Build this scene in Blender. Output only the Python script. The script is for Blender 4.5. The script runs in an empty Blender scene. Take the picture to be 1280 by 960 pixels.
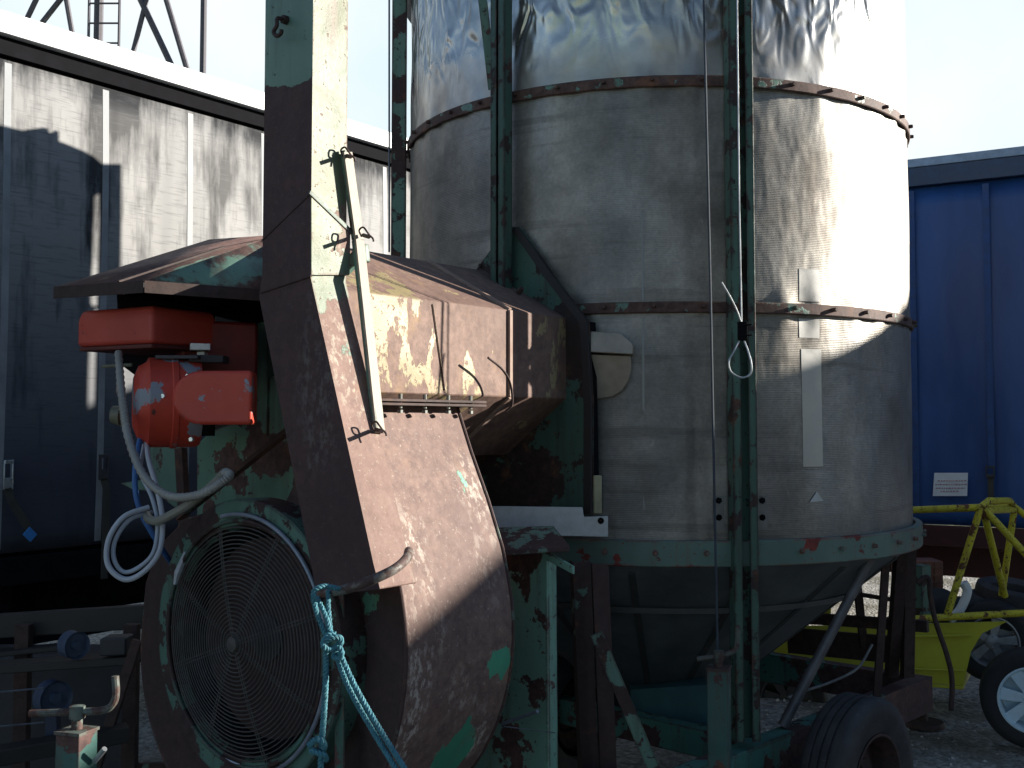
import bpy, bmesh, math, random
from mathutils import Vector, Matrix, noise
random.seed(7)
V = Vector; R = math.radians
S = bpy.context.scene
COL = S.collection
EYE = 1.8
# ------------------------------------------------------------------ camera, sky, sun, exposure
F_PX = 1400.0; PITCH = R(3.0); HORIZON = 530.0
CY = HORIZON - F_PX*math.tan(PITCH)
cam = bpy.data.cameras.new("camera"); co = bpy.data.objects.new("camera", cam); COL.objects.link(co)
co.location = (0, 0, EYE); co.rotation_euler = (math.pi/2+PITCH, 0, 0)
cam.sensor_width = 36; cam.lens = F_PX/1280*36; cam.shift_y = (CY-480)/1280
cam.clip_start = .05; cam.clip_end = 2000
S.camera = co
SUN_ROT = R(78.3); SUN_EL = R(15.0)
w = bpy.data.worlds.new("World"); S.world = w; w.use_nodes = True
nt = w.node_tree; bg = nt.nodes['Background']; sky = nt.nodes.new('ShaderNodeTexSky')
sky.sky_type = 'NISHITA'; sky.sun_disc = False; sky.sun_elevation = SUN_EL; sky.sun_rotation = SUN_ROT
sky.air_density = 1.0; sky.dust_density = 0.3; sky.ozone_density = 1.2; sky.altitude = 1800
# thin bright cloud standing over the far side of the yard, clear deep sky behind the photographer
def wn(ty, **kw):
    nd = nt.nodes.new(ty)
    for k, v in kw.items(): setattr(nd, k, v)
    return nd
tc = wn('ShaderNodeTexCoord'); sx = wn('ShaderNodeSeparateXYZ'); nt.links.new(tc.outputs['Generated'], sx.inputs[0])
cn = wn('ShaderNodeTexNoise'); cn.inputs['Scale'].default_value = 2.2; cn.inputs['Detail'].default_value = 6; nt.links.new(tc.outputs['Generated'], cn.inputs['Vector'])
ad = wn('ShaderNodeMath', operation='MULTIPLY_ADD'); nt.links.new(cn.outputs['Fac'], ad.inputs[0]); ad.inputs[1].default_value = .25; nt.links.new(sx.outputs['Y'], ad.inputs[2])
mr = wn('ShaderNodeMapRange', interpolation_type='SMOOTHSTEP'); nt.links.new(ad.outputs[0], mr.inputs[0]); mr.inputs[1].default_value = .62; mr.inputs[2].default_value = .95
mc0 = wn('ShaderNodeMapRange'); nt.links.new(cn.outputs['Fac'], mc0.inputs[0]); mc0.inputs[1].default_value = .35; mc0.inputs[2].default_value = .65
cc = wn('ShaderNodeMix', data_type='RGBA'); nt.links.new(mc0.outputs[0], cc.inputs[0]); cc.inputs[6].default_value = (3.7, 5.0, 5.7, 1); cc.inputs[7].default_value = (5.6, 5.8, 5.9, 1)
mx = wn('ShaderNodeMix', data_type='RGBA'); nt.links.new(mr.outputs[0], mx.inputs[0]); nt.links.new(sky.outputs[0], mx.inputs[6]); nt.links.new(cc.outputs[2], mx.inputs[7])
nt.links.new(mx.outputs[2], bg.inputs[0]); bg.inputs[1].default_value = 0.072
sl = bpy.data.lights.new("sun", 'SUN'); sl.energy = 5.0; sl.angle = R(0.5); sl.color = (1, .93, .82)
so = bpy.data.objects.new("sun", sl); COL.objects.link(so)
tosun = V((math.sin(SUN_ROT)*math.cos(SUN_EL), math.cos(SUN_ROT)*math.cos(SUN_EL), math.sin(SUN_EL)))
so.rotation_euler = tosun.to_track_quat('Z', 'Y').to_euler(); so.location = (20, 8, 12)
S.view_settings.view_transform = 'Standard'; S.view_settings.look = 'None'
S.view_settings.exposure = 1.32; S.view_settings.gamma = 1; S.view_settings.use_curve_mapping = False
S.render.engine = 'CYCLES'

# ------------------------------------------------------------------ frames: a along the dryer, b out of its side, zz above eye
ANG = R(52); A = V((math.cos(ANG), math.sin(ANG), 0)); B = V((math.sin(ANG), -math.cos(ANG), 0)); Z = V((0, 0, 1))
def W(a, b, z): return A*a + B*b + V((0, 0, z+EYE))
def ray(px, py):
    f = V((0, math.cos(PITCH), math.sin(PITCH))); u = V((0, -math.sin(PITCH), math.cos(PITCH)))
    return f*F_PX + V((1, 0, 0))*(px-640) + u*(CY-py)
def PY(px, py, y): d = ray(px, py); return V((0, 0, EYE)) + d*(y/d.y)
def PZ(px, py, z): d = ray(px, py); return V((0, 0, EYE)) + d*((z-EYE)/d.z)
def PP(px, py, n, c): d = ray(px, py); return V((0, 0, EYE)) + d*(c/d.dot(n))
def PA(px, py, a): return PP(px, py, A, a)
def PB(px, py, b): return PP(px, py, B, b)

# ------------------------------------------------------------------ mesh helper
class MB:
    def __init__(s): s.v = []; s.f = []; s.m = []; s.cut = []
    def add(s, vs, fs, mi=0):
        o = len(s.v); s.cut.append((o, len(s.f))); s.v += [V(v) for v in vs]; s.f += [[i+o for i in f] for f in fs]; s.m += [mi]*len(fs); return s
    def box(s, c, hx, hy, hz, mi=0):
        c = V(c); vs = [c+hx*i+hy*j+hz*k for i in (-1, 1) for j in (-1, 1) for k in (-1, 1)]
        return s.add(vs, [(0,1,3,2),(4,6,7,5),(0,4,5,1),(2,3,7,6),(0,2,6,4),(1,5,7,3)], mi)
    def bar(s, p0, p1, wv, t, mi=0):
        # rectangular bar from p0 to p1; wv = full width vector, t = full thickness
        p0 = V(p0); p1 = V(p1); d = p1-p0; n = d.cross(wv).normalized()*t/2
        wv = n.cross(d).normalized()*wv.length
        return s.box((p0+p1)/2, d/2, wv/2, n, mi)
    def angle(s, p0, p1, u, v, t=.006, mi=0):
        # L section: corner line p0-p1, legs u and v
        p0 = V(p0); p1 = V(p1); d = (p1-p0)
        tu = v.normalized()*t; tv = u.normalized()*t
        sec = [V((0,0,0)), u, u+tu, tv+tu, v+tv, v]
        vs = [p0+q for q in sec]+[p1+q for q in sec]
        return s.add(vs, [(0,1,2,3),(0,3,4,5),(6,9,8,7),(6,11,10,9)]+[(i,i+6,(i+1)%6+6,(i+1)%6) for i in range(6)], mi)
    def tube(s, pts, r, seg=10, closed=False, mi=0, rf=None):
        pts = [V(p) for p in pts]; n = len(pts); vs = []; fs = []
        t0 = (pts[1]-pts[0]).normalized(); up = t0.orthogonal().normalized()
        for i in range(n):
            if closed: t = (pts[(i+1)%n]-pts[i-1]).normalized()
            else: t = (pts[min(i+1, n-1)]-pts[max(i-1, 0)]).normalized()
            up = (up-t*up.dot(t)).normalized(); sd = t.cross(up)
            rr = rf(i) if rf else r
            for k in range(seg):
                a = 2*math.pi*k/seg; vs.append(pts[i]+(up*math.cos(a)+sd*math.sin(a))*rr)
        m = n if closed else n-1
        for i in range(m):
            j = (i+1) % n
            for k in range(seg): fs.append((i*seg+k, i*seg+(k+1)%seg, j*seg+(k+1)%seg, j*seg+k))
        if not closed: fs += [tuple(range(seg))[::-1], tuple(range((n-1)*seg, n*seg))]
        return s.add(vs, fs, mi)
    def prism(s, poly, vec, mi=0):
        n = len(poly); poly = [V(p) for p in poly]
        return s.add(poly+[p+vec for p in poly], [tuple(range(n))[::-1], tuple(range(n, 2*n))]+[(i, (i+1)%n, (i+1)%n+n, i+n) for i in range(n)], mi)
    def lathe(s, prof, c, ax, seg=48, arc=(0, 2*math.pi), mi=0, ref=None):
        c = V(c); ax = V(ax).normalized(); u = (ref-ax*ref.dot(ax)).normalized() if ref else ax.orthogonal().normalized(); v = ax.cross(u)
        full = abs(arc[1]-arc[0]-2*math.pi) < 1e-6; n = seg if full else seg+1; vs = []; fs = []
        for k in range(n):
            a = arc[0]+(arc[1]-arc[0])*k/seg; d = u*math.cos(a)+v*math.sin(a)
            for (r, h) in prof: vs.append(c+d*r+ax*h)
        p = len(prof)
        for k in range(seg):
            j = (k+1) % n
            for i in range(p-1): fs.append((k*p+i, j*p+i, j*p+i+1, k*p+i+1))
        return s.add(vs, fs, mi)
    def bolt(s, c, n, r=.009, h=.008, mi=0):
        n = V(n).normalized(); return s.lathe([(0.0005, h), (r*.8, h), (r, h*.7), (r, -.002)], c, n, 6, mi=mi)
    def each(s, name, mat, parent=None, per=1, **kw):
        # every added piece (or every run of `per` pieces) becomes an object of its own
        out = []
        for k in range(0, len(s.cut), per):
            v0, f0 = s.cut[k]; v1, f1 = s.cut[k+per] if k+per < len(s.cut) else (len(s.v), len(s.f))
            p = MB(); p.v = s.v[v0:v1]; p.f = [[i-v0 for i in f] for f in s.f[f0:f1]]; p.m = s.m[f0:f1]; out.append(p.build(name, mat, parent, **kw))
        return out
    def build(s, name, mat, parent=None, bevel=0, sharp=35, solid=0, sub=0):
        vs = s.v; c = sum(vs, V((0,0,0)))/len(vs)
        me = bpy.data.meshes.new(name); me.from_pydata([v-c for v in vs], [], s.f); me.update()
        for i, p in enumerate(me.polygons): p.material_index = s.m[i]; p.use_smooth = True
        bm = bmesh.new(); bm.from_mesh(me); bmesh.ops.recalc_face_normals(bm, faces=bm.faces); bm.to_mesh(me); bm.free()
        me.set_sharp_from_angle(angle=R(sharp))
        for m in (mat if isinstance(mat, list) else [mat]): me.materials.append(m)
        o = bpy.data.objects.new(name, me); COL.objects.link(o); place(o, c, parent)
        if solid: md = o.modifiers.new('solid', 'SOLIDIFY'); md.thickness = solid; md.offset = 0
        if bevel: md = o.modifiers.new('bevel', 'BEVEL'); md.width = bevel; md.segments = 2; md.limit_method = 'ANGLE'; md.angle_limit = R(40)
        if sub: md = o.modifiers.new('sub', 'SUBSURF'); md.levels = sub; md.render_levels = sub
        return o
WL = {}
def place(o, c, parent=None):
    WL[o.name] = V(c); o.location = V(c)
    if parent: o.parent = parent; o.location = V(c)-WL[parent.name]
def thing(name, loc, label, cat, group=None):
    o = bpy.data.objects.new(name, None); o.empty_display_size = .2; COL.objects.link(o); place(o, V(loc)); return tag(o, label, cat, group)
def tag(o, label, cat=None, group=None, kind=None):
    if label: o['label'] = label
    if cat: o['category'] = cat
    if group: o['group'] = group
    if kind: o['kind'] = kind
    return o
def spline(pts, n=8):
    pts = [V(p) for p in pts]; out = []; q = [pts[0]*2-pts[1]]+pts+[pts[-1]*2-pts[-2]]
    for i in range(1, len(q)-2):
        for k in range(n):
            t = k/n; p0, p1, p2, p3 = q[i-1:i+3]
            out.append(.5*((2*p1)+(p2-p0)*t+(2*p0-5*p1+4*p2-p3)*t*t+(3*p1-p0-3*p2+p3)*t**3))
    return out+[pts[-1]]

# ------------------------------------------------------------------ materials
class NT:
    def __init__(s, name):
        s.m = bpy.data.materials.new(name); s.m.use_nodes = True; s.t = s.m.node_tree; s.b = s.t.nodes['Principled BSDF']
        s.pos = s.t.nodes.new('ShaderNodeNewGeometry').outputs['Position']
    def n(s, ty, ins={}, **kw):
        nd = s.t.nodes.new(ty)
        for k, v in kw.items(): setattr(nd, k, v)
        for k, v in ins.items(): s.set(nd.inputs[k], v)
        return nd
    def set(s, i, v):
        if isinstance(v, bpy.types.NodeSocket): s.t.links.new(v, i)
        else: i.default_value = v
    def noise(s, scale, detail=6, rough=.6, vec=None, dist=0, st=None):
        vec = vec or s.pos
        if st: vec = s.n('ShaderNodeMapping', {'Vector': vec, 'Scale': st}).outputs[0]
        return s.n('ShaderNodeTexNoise', {'Vector': vec, 'Scale': scale, 'Detail': detail, 'Roughness': rough, 'Distortion': dist}).outputs['Fac']
    def math(s, op, a, b=0, c=None):
        ins = {0: a, 1: b}
        if c is not None: ins[2] = c
        return s.n('ShaderNodeMath', ins, operation=op).outputs[0]
    def rng(s, v, a, b, c=0.0, d=1.0): return s.n('ShaderNodeMapRange', {0: v, 1: a, 2: b, 3: c, 4: d}).outputs[0]
    def mix(s, f, a, b):
        nd = s.n('ShaderNodeMix', {}, data_type='RGBA'); s.set(nd.inputs[0], f)
        for i, c in ((6, a), (7, b)): s.set(nd.inputs[i], c if isinstance(c, bpy.types.NodeSocket) else (c[0], c[1], c[2], 1))
        return nd.outputs[2]
    def bump(s, h, st=.3, d=.01, prev=None):
        nd = s.n('ShaderNodeBump', {'Height': h, 'Strength': st, 'Distance': d})
        if prev: s.set(nd.inputs['Normal'], prev)
        return nd.outputs[0]
    def out(s, col, rough, metal=0.0, normal=None, spec=None):
        s.set(s.b.inputs['Base Color'], col if isinstance(col, bpy.types.NodeSocket) else (*col, 1)); s.set(s.b.inputs['Roughness'], rough); s.set(s.b.inputs['Metallic'], metal)
        if normal: s.set(s.b.inputs['Normal'], normal)
        if spec is not None: s.b.inputs['Specular IOR Level'].default_value = spec
        return s.m
GREEN = (.145, .255, .20); RUST = (.125, .068, .060); RUSTD = (.05, .028, .026); RUSTO = (.23, .10, .05); DARK = (.012, .012, .014)
def paint(name, pc=GREEN, bias=0.0, scale=5, patches=(), rust=RUST, dark=RUSTD, orange=RUSTO, rough=.55, pits=.36, pc2=None, streak=False, zramp=None, speck=None):
    """old paint over rust: value above .5 keeps paint. patches = (world point, radius, amount)."""
    t = NT(name)
    n1 = t.noise(scale, 9, .62, st=(1, 1, .45) if streak else None); v = t.math('ADD', n1, bias)
    for (p, r, am) in patches:
        d = t.n('ShaderNodeVectorMath', {0: t.pos, 1: tuple(p)}, operation='DISTANCE').outputs['Value']
        v = t.math('ADD', v, t.rng(d, 0.0, r, am, 0.0))
    if zramp:
        z = t.n('ShaderNodeSeparateXYZ', {0: t.pos}).outputs[2]; v = t.math('ADD', v, t.rng(z, zramp[0], zramp[1], zramp[2], zramp[3]))
    bv = t.n('ShaderNodeBevel', {'Radius': .014}, samples=3).outputs[0]; gn = t.n('ShaderNodeNewGeometry').outputs['Normal']
    ed = t.n('ShaderNodeVectorMath', {0: bv, 1: gn}, operation='DOT_PRODUCT').outputs['Value']
    v = t.math('SUBTRACT', v, t.rng(ed, .995, .86, 0, .16))     # paint goes first along edges
    m = t.rng(v, .495, .51)
    n2 = t.noise(scale*7, 6, .7); m = t.math('MULTIPLY', m, t.rng(n2, pits, pits+.02))
    n3 = t.noise(3, 4, .6, st=(1, 1, .3)); pcol = t.mix(t.rng(n3, .35, .65), pc, pc2 or tuple(c*.72 for c in pc))
    ns = t.noise(16, 4, .6, st=(1, 1, .09)); pcol = t.mix(t.rng(ns, .54, .72, 0, .55), pcol, tuple(.5*x+.5*y for x, y in zip(rust, dark)))
    nd = t.noise(1.9, 5, .65)
    n4 = t.noise(26, 8, .75); rc = t.mix(t.rng(n4, .35, .62), dark, rust)
    n5 = t.noise(7, 6, .7); rc = t.mix(t.rng(n5, .56, .72, 0, .75), rc, orange)
    rc = t.mix(t.rng(nd, .46, .66, 0, .6), rc, dark); rc = t.mix(t.rng(ns, .58, .70, 0, .45), rc, dark)
    if speck:
        sm = t.math('MULTIPLY', t.rng(t.noise(42, 5, .7, st=(1, 1, .6)), .50, .60), t.rng(t.noise(5, 3, .5, st=(1, 1, .3)), .54, .64, 0, .75))
        rc = t.mix(sm, rc, tuple(min(1, x*1.05) for x in speck)); rc = t.mix(t.rng(t.noise(90, 3, .6), .62, .72, 0, .45), rc, speck)
    col = t.mix(m, rc, pcol)
    bp = t.bump(m, .5, .0012); bp = t.bump(n4, .35, .004, bp)
    bp = t.bump(t.noise(2.6, 2, .5), .55, .05, bp)
    return t.out(col, t.math('ADD', t.rng(m, 0, 1, .72, rough-.08), t.rng(n2, 0, 1, -.08, .1)), 0, bp, .35)
def plain(name, c, rough=.6, metal=0.0, var=.35, scale=12, bump=.15, spec=None):
    t = NT(name); n = t.noise(scale, 7, .65); col = t.mix(t.rng(n, .3, .7), tuple(x*(1-var) for x in c), tuple(min(1, x*(1+var*.5)) for x in c))
    return t.out(col, t.rng(n, .3, .7, rough-.08, min(1, rough+.1)), metal, t.bump(n, bump, .006), spec)
M = {}
M['frame'] = paint('worn green frame paint', bias=.0, scale=9, rust=(.075,.045,.042))
M['frame_green'] = paint('mostly green frame paint', bias=.11, scale=7)
M['frame_rust'] = paint('mostly rusted frame steel', bias=-.12, scale=8, rust=(.075,.045,.042))
M['band'] = paint('rusty band', pc=(.13,.25,.20), bias=-.1, scale=12, rust=(.13,.075,.06), streak=False)
M['bottom_band'] = paint('bottom band paint', pc=(.125,.205,.172), bias=.12, scale=7, rust=(.28,.05,.035), dark=(.12,.03,.025))
M['dark_rust'] = paint('dark rust', bias=-.3, scale=6, rust=(.07,.04,.036), dark=(.03,.02,.018), orange=(.12,.06,.04))
M['black'] = plain('black void steel', (.010, .010, .012), .9, spec=.05)
M['dark_steel'] = plain('dark greasy steel', (.045, .045, .05), .6)
M['galv'] = plain('galvanised plate', (.42, .46, .50), .45, .5, .25, 20)
M['wire'] = plain('steel wire', (.45, .48, .5), .4, .6)
M['wire_dark'] = plain('dark wire', (.12, .14, .17), .5, .4)
M['rubber'] = plain('old rubber', (.022, .022, .024), .75, 0, .5, 30, .3)
M['white'] = plain('white paint', (.75, .78, .80), .5, 0, .12, 8, .05)

def bin_mat(name, shiny=False):
    t = NT(name)
    if not shiny:
        x = t.n('ShaderNodeSeparateXYZ', {0: t.pos})
        weave = t.n('ShaderNodeTexWave', {'Vector': t.pos, 'Scale': 42.0, 'Distortion': 1.2, 'Detail': 2.0, 'Detail Scale': 3.0}, bands_direction='Z').outputs['Fac']
        n = t.noise(2.4, 7, .62); ns = t.noise(3.2, 6, .6, st=(1, 1, .2)); nh = t.noise(1.6, 6, .65, st=(.35, .35, 6)); nf = t.noise(60, 4, .7)
        col = t.mix(t.rng(n, .36, .64), (.185, .166, .143), (.40, .375, .335))
        col = t.mix(t.rng(ns, .42, .68, 0, .55), col, (.19, .21, .225))
        col = t.mix(t.rng(nh, .56, .63, 0, .40), col, (.10, .09, .08))
        col = t.mix(t.rng(nf, .35, .7, 0, .3), col, (.07, .066, .062))
        col = t.mix(t.rng(t.noise(9, 3, .5, st=(1, 1, .7)), .73, .78, 0, .4), col, (.5, .5, .48))
        bp = t.bump(weave, .25, .002); bp = t.bump(t.noise(4.5, 3, .5, st=(1, 1, .5)), .5, .03, bp); bp = t.bump(nf, .2, .002, bp)
        return t.out(col, t.rng(n, .3, .7, .58, .44), .70, bp)
    n = t.noise(2.4, 5, .6)
    col = t.mix(t.rng(n, .38, .62), (.27, .26, .245), (.42, .41, .39))
    zz = t.n('ShaderNodeSeparateXYZ', {0: t.pos}).outputs[2]
    h = t.math('MULTIPLY', t.noise(6.5, 1.0, .4, dist=1.2, st=(1.5, 1.5, .7)), t.rng(zz, 3.30, 3.62, .12, 1.0))
    bp = t.bump(h, .55, .05); bp = t.bump(t.noise(50, 4, .7), .12, .003, bp)
    z = t.n('ShaderNodeSeparateXYZ', {0: t.pos}).outputs[2]
    return t.out(col, t.rng(t.math('ADD', z, t.rng(n, .3, .7, -.12, .12)), 3.30, 3.50, .44, .26), .85, bp)
M['bin'] = bin_mat('weathered perforated sheet'); M['bin_top'] = bin_mat('shiny buckled sheet', True)
M['strip'] = plain('clean galvanised strip', (.40, .395, .38), .48, .72, .12, 14, .05)
M['cone'] = plain('dull hopper sheet', (.20, .215, .22), .5, .5, .4, 5)

# ================================================================== GROUND
def ground_mat():
    t = NT('gravel ground'); vo = t.n('ShaderNodeTexVoronoi', {'Vector': t.pos, 'Scale': 34.0})
    n = t.noise(1.1, 6, .6); nf = t.noise(60, 5, .7)
    c = t.mix(t.rng(vo.outputs['Color'], .2, .8), (.18, .17, .15), (.46, .44, .40)); c = t.mix(t.rng(nf, .35, .65, .5, 0), c, (.10, .095, .085))
    c = t.mix(t.rng(n, .5, .62), c, (.13, .12, .09))
    pn = t.n('ShaderNodeVectorMath', {0: t.pos}, operation='LENGTH').outputs['Value']
    c = t.mix(t.rng(pn, 16, 24), c, t.mix(t.rng(t.noise(.4, 6), .4, .6), (.13, .14, .05), (.27, .24, .13)))
    bp = t.bump(vo.outputs['Distance'], .9, -.02); bp = t.bump(nf, .5, .01, bp)
    return t.out(c, .9, 0, bp)
g = MB(); NG = 60
def gz(x, y):
    d = math.hypot(x, y)
    return (noise.noise(V((x*1.3, y*1.3, 0)))*.025 if d < 16 else 0)
xs = sorted(set([-400, -200, -100, -50, -30, -20, -14]+[i*.4-10 for i in range(51)]+[14, 20, 30, 50, 100, 200, 400]))
ys = sorted(set([-60, -30, -10, -4]+[i*.4-1 for i in range(46)]+[20, 26, 35, 50, 100, 200, 400, 700]))
g.add([(x, y, gz(x, y)-.02) for y in ys for x in xs], [(j*len(xs)+i, j*len(xs)+i+1, (j+1)*len(xs)+i+1, (j+1)*len(xs)+i) for j in range(len(ys)-1) for i in range(len(xs)-1)])
tag(g.build('ground', ground_mat(), sharp=180), None, kind='structure')
# loose stones on the open gravel
st = MB()
for i in range(2600):
    x = random.uniform(.9, 5.5); y = random.uniform(4.0, 9.5)
    if i % 3 == 0: x = random.uniform(-3.4, -.8); y = random.uniform(3.2, 5.2)
    r = random.choice([.008, .012, .012, .018, .03 if i % 9 == 0 else .014]); z = gz(x, y)-.02
    u = V((random.uniform(-1,1), random.uniform(-1,1), random.uniform(-.4,.4))).normalized(); v = u.cross(Z).normalized()
    q = V((x, y, z+r*.25)); h = Z*r*.55
    k = [q+u*r, q+v*r*.8, q-u*r*.9, q-v*r*.75]; t1 = q+h+u*r*.2; t0 = q-h
    st.add(k+[t1, t0], [(0,1,4),(1,2,4),(2,3,4),(3,0,4),(1,0,5),(2,1,5),(3,2,5),(0,3,5)])
def stone_mat():
    t = NT('stones'); n = t.noise(19, 2)
    return t.out(t.mix(t.rng(n, .4, .6), (.16, .15, .14), (.62, .60, .56)), .85)
tag(st.build('gravel_stones', stone_mat(), sharp=20), 'loose grey stones strewn over the gravel yard', 'gravel', kind='stuff')

# ================================================================== GREY CURTAIN TRAILER (left)
TANG = R(54.4); T = V((math.cos(TANG), math.sin(TANG), 0)); TN = V((math.sin(TANG), -math.cos(TANG), 0))
T0 = PY(0, 16, 5.99); TOPZ = T0.z; T0.z = 0
def TW(t, n, z): return T0+T*t+TN*n+V((0, 0, z))
def curtain_mat():
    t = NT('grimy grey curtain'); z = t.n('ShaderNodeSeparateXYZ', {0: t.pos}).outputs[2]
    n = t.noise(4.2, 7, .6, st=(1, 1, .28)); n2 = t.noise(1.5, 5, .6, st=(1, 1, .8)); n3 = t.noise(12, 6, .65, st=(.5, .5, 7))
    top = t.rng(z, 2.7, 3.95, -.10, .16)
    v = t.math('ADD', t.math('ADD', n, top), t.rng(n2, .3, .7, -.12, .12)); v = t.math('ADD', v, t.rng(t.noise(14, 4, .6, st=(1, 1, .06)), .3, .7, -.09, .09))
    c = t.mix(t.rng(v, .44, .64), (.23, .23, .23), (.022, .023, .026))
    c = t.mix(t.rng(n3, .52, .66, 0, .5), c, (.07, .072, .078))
    c = t.mix(t.rng(z, 2.9, 1.5, 0, .9), c, (.03, .038, .06))  # navy towards the bottom paints shade into the curtain colour
    bp = t.bump(t.noise(2.0, 3, .5, st=(1, 1, .2)), .6, .06); bp = t.bump(n3, .15, .004, bp)
    return t.out(c, .62, 0, bp, .3)
tr = thing('curtain_trailer', TW(0, -1.25, 0), 'grimy grey curtain sided lorry trailer with white top rail behind the rusty dryer', 'trailer')
TL, TR_ = -7.0, 6.4; CB = 1.10
b = MB()
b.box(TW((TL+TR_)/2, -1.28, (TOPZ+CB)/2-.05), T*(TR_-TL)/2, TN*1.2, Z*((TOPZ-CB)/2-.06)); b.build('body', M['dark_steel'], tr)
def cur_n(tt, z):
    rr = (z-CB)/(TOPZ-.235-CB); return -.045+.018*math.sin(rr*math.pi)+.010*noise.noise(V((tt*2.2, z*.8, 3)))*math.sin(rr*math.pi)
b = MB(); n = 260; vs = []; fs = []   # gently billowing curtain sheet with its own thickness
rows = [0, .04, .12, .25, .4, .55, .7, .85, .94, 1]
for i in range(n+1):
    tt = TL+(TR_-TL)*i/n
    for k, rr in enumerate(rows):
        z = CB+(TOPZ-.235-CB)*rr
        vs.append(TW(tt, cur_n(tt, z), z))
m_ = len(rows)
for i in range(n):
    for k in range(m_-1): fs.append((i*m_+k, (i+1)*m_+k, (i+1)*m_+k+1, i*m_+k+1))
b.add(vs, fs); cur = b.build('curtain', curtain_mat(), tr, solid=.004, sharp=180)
M['seam'] = plain('pale curtain webbing', (.25, .265, .28), .6, 0, .3, 5)
pr = [(16, 60), (134, 120), (243, 150), (462, 230)]
tpos = []
for px, py in pr:
    q = PP(px, py, TN, TN.dot(T0)); tpos.append((q-T0).dot(T))
step = (tpos[2]-tpos[0])/2
allt = [tpos[0]+step*k for k in range(-8, 8) if TL < tpos[0]+step*k < TR_]
for tt in allt:
    b = MB(); zz_ = [CB+.02+(TOPZ-.27-CB)*k/14 for k in range(15)]; vs = []
    for z_ in zz_: 
        t_ = tt+.004*noise.noise(V((tt, z_, 1))); vs += [TW(t_-.021, cur_n(t_, z_)+.004, z_), TW(t_+.021, cur_n(t_, z_)+.004, z_), TW(t_+.021, cur_n(t_, z_), z_), TW(t_-.021, cur_n(t_, z_), z_)]
    b.add(vs, [(4*k+i, 4*k+(i+1)%4, 4*k+4+(i+1)%4, 4*k+4+i) for k in range(14) for i in range(4)])
    b.build('webbing_seam', M['seam'], tr)
b = MB(); b.box(TW((TL+TR_)/2, -.01, TOPZ-.06), T*(TR_-TL)/2, TN*.045, Z*.055); b.box(TW((TL+TR_)/2, -.02, TOPZ+.003), T*(TR_-TL)/2, TN*.05, Z*.007)
b.build('top_rail', M['white'], tr, .004)
b = MB(); b.box(TW((TL+TR_)/2, -.05, TOPZ-.165), T*(TR_-TL)/2, TN*.03, Z*.049); b.build('rail_shadow_channel', M['black'], tr)  # black strip paints the shadow line in the recess under the top rail
b = MB(); b.box(TW((TL+TR_)/2, -.06, CB-.10), T*(TR_-TL)/2, TN*.05, Z*.075)
b.box(TW((TL+TR_)/2, -.30, CB-.24), T*(TR_-TL)/2, TN*.03, Z*.18); b.box(TW((TL+TR_)/2, -1.9, CB-.24), T*(TR_-TL)/2, TN*.04, Z*.16)
for k in range(9): b.box(TW(TL+.6+1.5*k, -1.1, CB-.14), T*.04, TN*1.0, Z*.05)
b.build('chassis', M['black'], tr, .004)
b = MB(); b.box(TW(1.0, -.12, .62), T*2.6, TN*.015, Z*.05); b.box(TW(1.0, -.12, .40), T*2.6, TN*.015, Z*.05)
for k in range(4): b.box(TW(-1.4+1.6*k, -.16, .6), T*.03, TN*.02, Z*.32)
b.build('side_guard', M['black'], tr, .003)
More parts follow.
